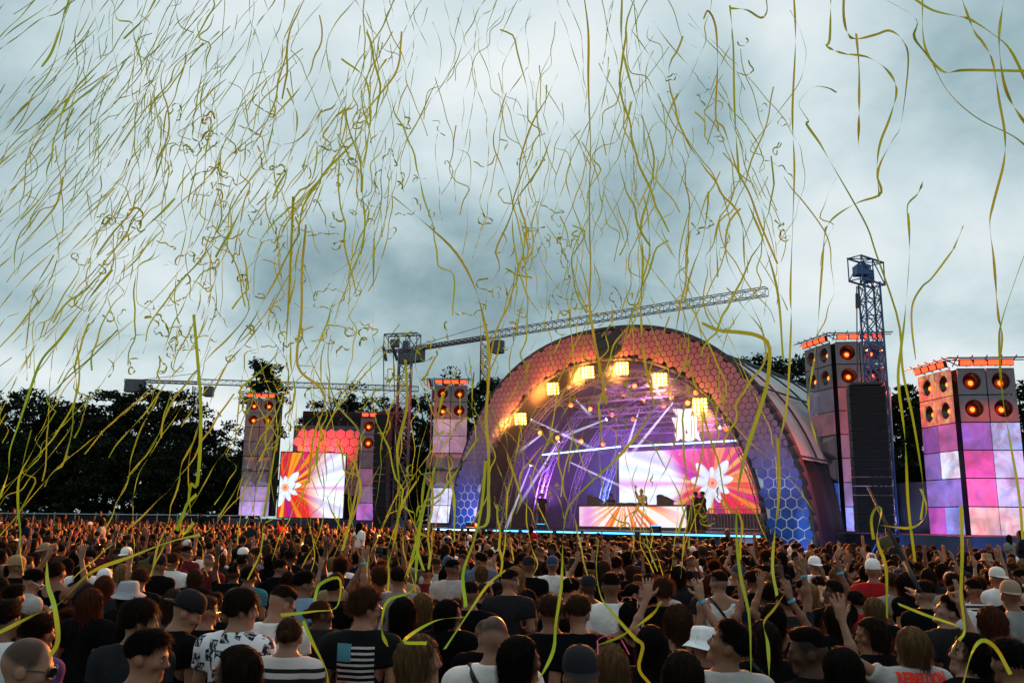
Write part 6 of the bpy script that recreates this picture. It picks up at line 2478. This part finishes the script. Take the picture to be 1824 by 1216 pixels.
T_ = [
    ([(1250, 575), (1280, 588), (1320, 592), (1350, 598), (1370, 617), (1367, 680), (1350, 740), (1330, 800), (1318, 850), (1312, 900), (1312, 960), (1320, 1030), (1335, 1100), (1338, 1220)], 3.3, 2.6, 'widest streamer, dropping over the right part of the arch to the bottom edge', .25),
    ([(1414, -10), (1417, 70), (1412, 180), (1412, 230), (1415, 300), (1412, 400), (1408, 513), (1409, 580), (1402, 713), (1388, 790)], 6, 6, 'long straight streamer falling between the arch crown and tall right tower', .4),
    ([(1300, 10), (1306, 80), (1308, 180), (1313, 270), (1320, 330), (1340, 380), (1360, 430), (1385, 520), (1395, 640)], 5.5, 5.5, 'streamer bending right above the crane tip', .5),
    ([(1253, 34), (1262, 20), (1275, 50), (1278, 120), (1275, 210), (1290, 230), (1312, 300), (1335, 345), (1355, 400), (1385, 470)], 6, 6, 'streamer with a hook at its top right of the picture middle', .5),
    ([(1300, 15), (1330, 18), (1355, 32), (1366, 20), (1364, -10)], 5.5, 5.5, 'short wavy streamer loop at the top right of the middle', .8),
    ([(1503, -10), (1503, 30), (1510, 60), (1525, 70), (1560, 62), (1585, 55), (1608, 72), (1618, 110), (1605, 220), (1590, 250), (1565, 300), (1566, 350)], 4.8, 5.2, 'streamer arching over at the top then down above the blue mast', .9),
    ([(1480, -10), (1478, 70), (1472, 82), (1500, 95), (1545, 102), (1580, 125), (1597, 160), (1585, 210), (1567, 258), (1562, 310), (1569, 345), (1530, 360), (1495, 380), (1475, 400), (1468, 430), (1456, 590), (1450, 640), (1440, 720), (1455, 790)], 5, 5.5, 'very long kinked streamer ending beside the tall right tower', .8),
    ([(1525, 60), (1530, 120), (1530, 200), (1529, 262)], 5, 5, 'short straight streamer hanging at the top right', .6),
    ([(1490, 165), (1475, 157), (1450, 155), (1428, 175), (1424, 190), (1440, 215), (1437, 222), (1460, 255), (1480, 290), (1515, 350), (1545, 405), (1560, 450), (1600, 570), (1608, 660), (1625, 740), (1640, 830), (1645, 880), (1640, 925)], 5, 5.4, 'curling streamer that falls between the two right towers', .7),
    ([(1618, 380), (1620, 450), (1612, 560), (1605, 620), (1600, 680), (1612, 780), (1618, 900), (1630, 1000)], 5, 5, 'streamer falling straight between the two right towers', .5),
    ([(1716, 402), (1700, 440), (1696, 447), (1660, 495), (1643, 510), (1626, 540), (1624, 580), (1631, 640)], 6.5, 6.5, 'slanting streamer right of the blue mast head', .9),
    ([(1645, 322), (1635, 345), (1617, 365), (1618, 400)], 6, 6, 'tiny streamer end above the right towers', .8),
    ([(1710, -10), (1735, 55), (1750, 75), (1768, 110), (1780, 180), (1790, 240), (1788, 290), (1770, 360), (1763, 400), (1770, 460), (1778, 560), (1785, 600), (1780, 660)], 5, 5.2, 'long streamer near the right edge crossing others', .8),
    ([(1790, -10), (1780, 60), (1785, 130), (1800, 180), (1830, 225)], 4.4, 4.2, 'thick streamer at the top right corner', .3),
    ([(1620, -8), (1660, 18), (1710, 30), (1730, 36), (1770, 62), (1800, 90), (1830, 150)], 5, 4.5, 'slanting streamer across the top right corner', .8),
    ([(1643, -10), (1645, 70), (1660, 110), (1690, 165), (1740, 210), (1800, 240), (1830, 262)], 6, 5.5, 'streamer sweeping to the right edge', .8),
    ([(1560, -10), (1630, 32), (1628, 65), (1645, 90), (1680, 128), (1720, 125), (1830, 127)], 4.6, 4.4, 'streamer that kinks into a level line at the right edge', .4),
    ([(1830, 440), (1808, 500), (1785, 570), (1780, 610), (1785, 700), (1800, 790), (1815, 880), (1822, 960)], 5.2, 5, 'streamer before the far right tower', .7),
    ([(1040, -10), (1048, 60), (1048, 150), (1052, 260), (1050, 330), (1050, 400), (1052, 480), (1050, 540), (1058, 600), (1068, 650), (1080, 720)], 4.8, 5, 'thick straight streamer down the middle to the arch emblem', .25),
    ([(1108, -10), (1108, 80), (1130, 170), (1155, 240), (1165, 290), (1155, 350), (1142, 400), (1145, 460), (1142, 560), (1148, 640), (1165, 720)], 5, 5, 'long streamer right of the arch emblem', .35),
    ([(700, 350), (760, 400), (812, 450), (845, 510), (862, 570), (872, 640), (866, 740), (870, 800), (870, 870), (868, 930), (842, 940)], 4.2, 3.6, 'thick golden streamer hanging over the left shoulder of the arch', .25),
    ([(650, 380), (720, 220)], 7, 7, 'short slanting streamer left of the middle', .5),
    ([(608, 105), (650, 140), (660, 200), (655, 250), (645, 330), (650, 400), (640, 470)], 6, 6, 'curved streamer above the left mast', .5),
    ([(522, 350), (520, 410), (515, 520), (510, 620), (514, 680), (500, 740), (480, 860), (470, 920)], 5.2, 5, 'straight streamer passing left of the square side screen', .3),
    ([(545, 400), (538, 480), (537, 560), (530, 650), (570, 690), (578, 722), (558, 780), (550, 860)], 4.8, 4.8, 'kinked streamer before the square side screen', .5),
    ([(668, 380), (666, 440), (665, 500), (664, 590)], 5.5, 5.5, 'straight golden streamer above the left mast', .3),
    ([(345, 560), (352, 640), (358, 740), (352, 858), (340, 862), (335, 890), (322, 920), (316, 945)], 4.4, 4.0, 'thick streamer with a step, left of the leftmost tower', .2),
    ([(0, 885), (15, 840), (18, 800), (35, 750), (55, 690), (75, 640), (110, 600), (160, 530), (200, 480)], 4.4, 5, 'thick streamer rising from the left edge over the trees', .25),
    ([(-10, 1130), (60, 1095), (105, 1075), (160, 1020), (230, 992), (300, 965), (355, 952)], 3.2, 4.2, 'broad streamer lying over heads at the left', .2),
    ([(83, 1000), (85, 1040), (97, 1080), (103, 1140), (88, 1168)], 3.4, 3.2, 'short broad streamer hooked on the crowd at the left', .3),
    ([(345, 930), (330, 948), (322, 940), (332, 900), (350, 880)], 4.2, 4.2, 'curled streamer end above the left crowd', .4),
    ([(1230, 640), (1170, 720), (1130, 780), (1090, 825), (1040, 870), (1010, 910), (1003, 960), (1000, 1040), (990, 1110), (985, 1160), (955, 1220)], 4.4, 3.8, 'long streamer sweeping across the stage mouth and down to the bottom', .35),
    ([(1160, 1220), (1138, 1190), (1145, 1150), (1130, 1135), (1090, 1090), (1070, 1060), (1062, 1010), (1066, 960)], 3.8, 4, 'looping streamer in the centre of the near crowd', .4),
    ([(1065, 1148), (1110, 1130), (1160, 1095), (1178, 1070)], 3.9, 4.3, 'streamer laid over the white tee in the centre', .3),
    ([(1385, 780), (1388, 870), (1380, 950), (1376, 1010), (1384, 1060)], 4.4, 4.4, 'streamer falling past the right foot of the arch', .5),
    ([(1370, 1220), (1368, 1150), (1360, 1110), (1378, 1085), (1395, 1060)], 3.6, 4, 'green streamer hanging on a raised arm at the right', .4),
    ([(1715, 1220), (1730, 1165), (1750, 1140), (1775, 1155), (1800, 1200)], 3.2, 3.2, 'arched green streamer at the bottom right', .25),
    ([(1556, 960), (1552, 925), (1560, 905), (1570, 910), (1562, 960), (1578, 1010), (1580, 1100)], 4.4, 4.2, 'hooked streamer under the big line speakers', .4),
    ([(1570, 935), (1620, 940), (1645, 925), (1650, 900), (1640, 870)], 4.8, 5, 'curved streamer before the cloth screen', .5),
    ([(1600, 1075), (1650, 1095), (1700, 1112), (1712, 1120)], 4.0, 3.9, 'streamer lying over the raised arm at the right', .2),
    ([(1712, 900), (1714, 980), (1712, 1060), (1718, 1120), (1708, 1140)], 4.2, 4, 'straight streamer hanging before the far right tower foot', .4),
    ([(690, 1150), (680, 1120), (690, 1070), (735, 1050), (742, 1000), (750, 930), (770, 850), (790, 780)], 3.9, 4.6, 'streamer dropping onto the long haired woman left of centre', .4),
    ([(585, 1220), (580, 1190), (555, 1140), (540, 1105)], 3.4, 3.6, 'green streamer on the shoulder of the white polo man', .2),
    ([(500, 1095), (560, 1088), (600, 1080), (605, 1030), (570, 1040), (560, 1070)], 4, 4.4, 'looping streamer in front of the pale blue tee', .4),
    ([(792, 1155), (835, 1090), (870, 1040), (900, 1015)], 4.2, 5, 'slanting streamer above the bald man', .3),
    ([(760, 1145), (720, 1140), (775, 1105), (830, 1098)], 4, 4.4, 'streamer across the near crowd left of the bald man', .35),
    ([(830, 1080), (825, 1020), (845, 960), (858, 900), (865, 820)], 3.8, 4.2, 'golden streamer under the left foot of the arch', .3),
    ([(720, 1030), (735, 990), (748, 930), (755, 860), (768, 790), (790, 700)], 4.2, 4.6, 'golden streamer below the lattice mast', .35),
    ([(690, 1010), (705, 950), (712, 880), (708, 800), (725, 720), (722, 640)], 4.6, 5.0, 'golden streamer crossing the lattice mast', .35),
    ([(610, 980), (625, 920), (640, 840), (640, 770), (600, 720), (575, 660), (530, 650)], 4.6, 5.0, 'streamer that crosses the honeycomb backdrop', .4),
]
for (px, Y0, Y1, lb, tw) in T_:
    trace(px, Y0, Y1, .0150, lb, tw * 2.0 + .6)

zone_w = [(0, 150, 'by the left edge'), (150, 300, 'over the dark trees'), (300, 430, 'left of the leftmost tower'), (430, 530, 'above the leftmost tower'), (530, 650, 'above the side screen'), (650, 780, 'above the lattice mast'), (780, 920, 'over the left arch shoulder'), (920, 1060, 'over the left arch half'), (1060, 1200, 'above the arch crown'), (1200, 1330, 'over the right arch half'), (1330, 1900, 'above the right towers')]


def slope(x):
    xs_ = [-200, 0, 300, 450, 600, 750, 900, 1100, 1300, 1824]
    ys_ = [-.62, -.60, -.50, -.38, -.22, -.16, -.06, .0, .06, .05]
    return float(np.interp(x, xs_, ys_))


def rand_path(x0, y0, L, rg, wob, kink):
    """walk down the picture from (x0,y0), drifting with the wind"""
    pts = []
    x, y = x0, y0
    sl = slope(x0) + rg.normal() * .16
    ph, fr, am = rg.uniform(0, 6.3), rg.uniform(.006, .018), rg.uniform(.15, .75) * wob
    step = 26
    n = int(L / step) + 2
    for i in range(n):
        pts.append((x, y))
        d = sl + am * math.sin(ph + fr * y) + rg.normal() * .12
        if rg.random() < kink:
            d += rg.normal() * 1.4
        k = 1 / math.sqrt(1 + d * d)
        x += d * k * step
        y += k * step
        sl += (slope(x) - sl) * .08
    return pts


rg = np.random.default_rng(77)
lens_ = ('short', 'mid length', 'long')
# x range, y range of top end, count
BINS = [(-60, 500, 480, 780, 30, 1), (480, 900, 560, 860, 30, 1), (880, 1330, 560, 900, 18, 1), (880, 1150, -100, 220, 20, 2), (900, 1180, 240, 560, 12, 1), (1120, 1330, -60, 200, 10, 2), (1100, 1400, 200, 520, 10, 1), (1400, 1800, -60, 500, 2, 1), (1180, 1420, -60, 380, 8, 2), (80, 480, -120, 160, 26, 1), (-40, 400, 60, 420, 22, 1), (380, 720, -100, 200, 30, 2), (380, 700, 160, 480, 22, 1), (640, 900, -100, 260, 24, 2), (640, 940, 240, 560, 18, 2)]
n_tot = 0
for (xa, xb, ya, yb, cnt, lg) in BINS:
    for _ in range(cnt):
        if STR_N[0] >= 300:
            break
        L = rg.choice([rg.uniform(100, 200), rg.uniform(200, 400), rg.uniform(400, 850)], p=[.28, .37, .35] if lg == 1 else [.15, .30, .55])
        y0 = rg.uniform(ya, yb)
        if ya >= 560:
            L = min(L, 1010 - y0 + rg.uniform(-80, 60))
            if L < 60:
                L = 80
        px = rand_path(rg.uniform(xa, xb), y0, L, rg, 1.0, .08)
        if y0 + L > 1050:
            px = [q for q in px if q[1] < 1040]
        if len(px) < 3:
            continue
        Y0 = float(rg.choice([rg.uniform(4.2, 6.0), rg.uniform(6, 9), rg.uniform(9, 14)], p=[.22, .48, .30]))
        Y1 = Y0 + rg.uniform(-.8, .8)
        mid = px[len(px) // 2]
        zn = [w_ for a, b_, w_ in zone_w if a <= mid[0] < b_]
        zn = zn[0] if zn else 'by the left edge'
        ht = ', high up' if mid[1] < 150 else (', upper sky' if mid[1] < 290 else (', mid sky' if mid[1] < 430 else (', lower sky' if mid[1] < 580 else (', low down' if mid[1] < 720 else ', just over heads'))))
        lean = 'leaning' if abs(px[-1][0] - px[0][0]) > .45 * abs(px[-1][1] - px[0][1]) else 'upright'
        kind = 'broad' if Y0 < 6 else ('narrow' if Y0 < 9 else 'very thin')
        lb = '%s %s %s streamer%s %s' % (lens_[0 if L < 180 else (1 if L < 340 else 2)], kind, lean, ht, zn)
        pts = [at(a, b_, Y0 + (Y1 - Y0) * i / len(px)) for i, (a, b_) in enumerate(px)]
        streamer(pts, .0118, lb, 1.6 if Y0 > 6 else 1.2)
print('STREAMERS', STR_N[0])

# tangled short curls beyond the single streamers: one mass
VV, FF, base = [], [], 0
for (xa, xb, ya, yb, cnt) in [(300, 660, 200, 620, 90), (120, 420, 380, 660, 40), (840, 1130, 400, 570, 34), (1200, 1420, 40, 420, 16), (420, 700, 560, 720, 24), (600, 1000, 180, 420, 24), (640, 1300, 600, 930, 40)]:
    for _ in range(cnt):
        x, y = rg.uniform(xa, xb), rg.uniform(ya, yb)
        Y = rg.uniform(7, 13)
        a = rg.uniform(0, 6.28)
        px = []
        w_ = rg.normal() * .5
        for i in range(int(rg.integers(5, 14))):
            px.append((x, y))
            a += w_ + rg.normal() * .7
            st_ = rg.uniform(4, 9)
            x += math.cos(a) * st_
            y += math.sin(a) * st_ + 1.5
        pts = [at(p_[0], p_[1], Y + .03 * i * rg.normal()) for i, p_ in enumerate(px)]
        V, Fq = ribbon(pts, .017, rg, 2.0, n=len(px) * 3)
        VV.append(V)
        FF.append(Fq + base)
        base += len(V)
for (xa, xb, ya, yb, cnt) in [(40, 460, -80, 200, 70), (-40, 380, 100, 460, 60), (380, 720, -80, 300, 36), (700, 1050, -80, 260, 26), (950, 1350, -80, 420, 34), (500, 900, 560, 860, 26)]:
    for _ in range(cnt):
        px = rand_path(rg.uniform(xa, xb), rg.uniform(ya, yb), rg.uniform(70, 330), rg, 1.1, .07)
        Y = rg.uniform(8, 15)
        V, Fq = ribbon([at(a, b_, Y + .04 * i) for i, (a, b_) in enumerate(px)], .0118, rg, 1.7)
        VV.append(V)
        FF.append(Fq + base)
        base += len(V)
me = np_mesh('streamer_curls', np.concatenate(VV), np.concatenate(FF), True, (stm,))
o = link_obj('streamer_curls', me, None, None, (.29, .40, .03))
tag(o, 'tangle of tiny curled paper streamers in the sky', 'streamers', None, 'stuff')
# paper flecks before the stage
VV, FF = [], []
for i in range(260):
    c0 = np.array(tuple(sat(rg.uniform(860, 1340), rg.uniform(700, 960), rg.uniform(-6, -1))))
    a, b_ = rg.normal(size=3), rg.normal(size=3)
    a = a / np.linalg.norm(a) * .03
    b_ = b_ / np.linalg.norm(b_) * .014
    VV.append(np.stack([c0 - a, c0 + b_, c0 + a, c0 - b_]))
    FF.append(np.arange(4) + 4 * i)
o = link_obj('paper_flecks', np_mesh('paper_flecks', np.concatenate(VV), np.array(FF), False, (stm,)), None, None, (.5, .4, .1))
tag(o, 'tiny paper flecks drifting before the stage', 'confetti', None, 'stuff')

# things that would read alike are told apart by their order in the picture
bpy.context.view_layer.update()
same = {}
for o in bpy.data.objects:
    if o.get('category') in ('streamer', 'person'):
        same.setdefault(o['label'], []).append(o)
for lb, os_ in same.items():
    if len(os_) > 1:
        os_.sort(key=lambda o: proj(o.matrix_world.translation + Vector((0, 0, 1.5 if o.type == 'EMPTY' else 0)))[0])
        for i, o in enumerate(os_):
            w_ = 'leftmost' if i == 0 else ('rightmost' if i == len(os_) - 1 else ORDN[i] + ' from left')
            o['label'] = lb + ', ' + w_
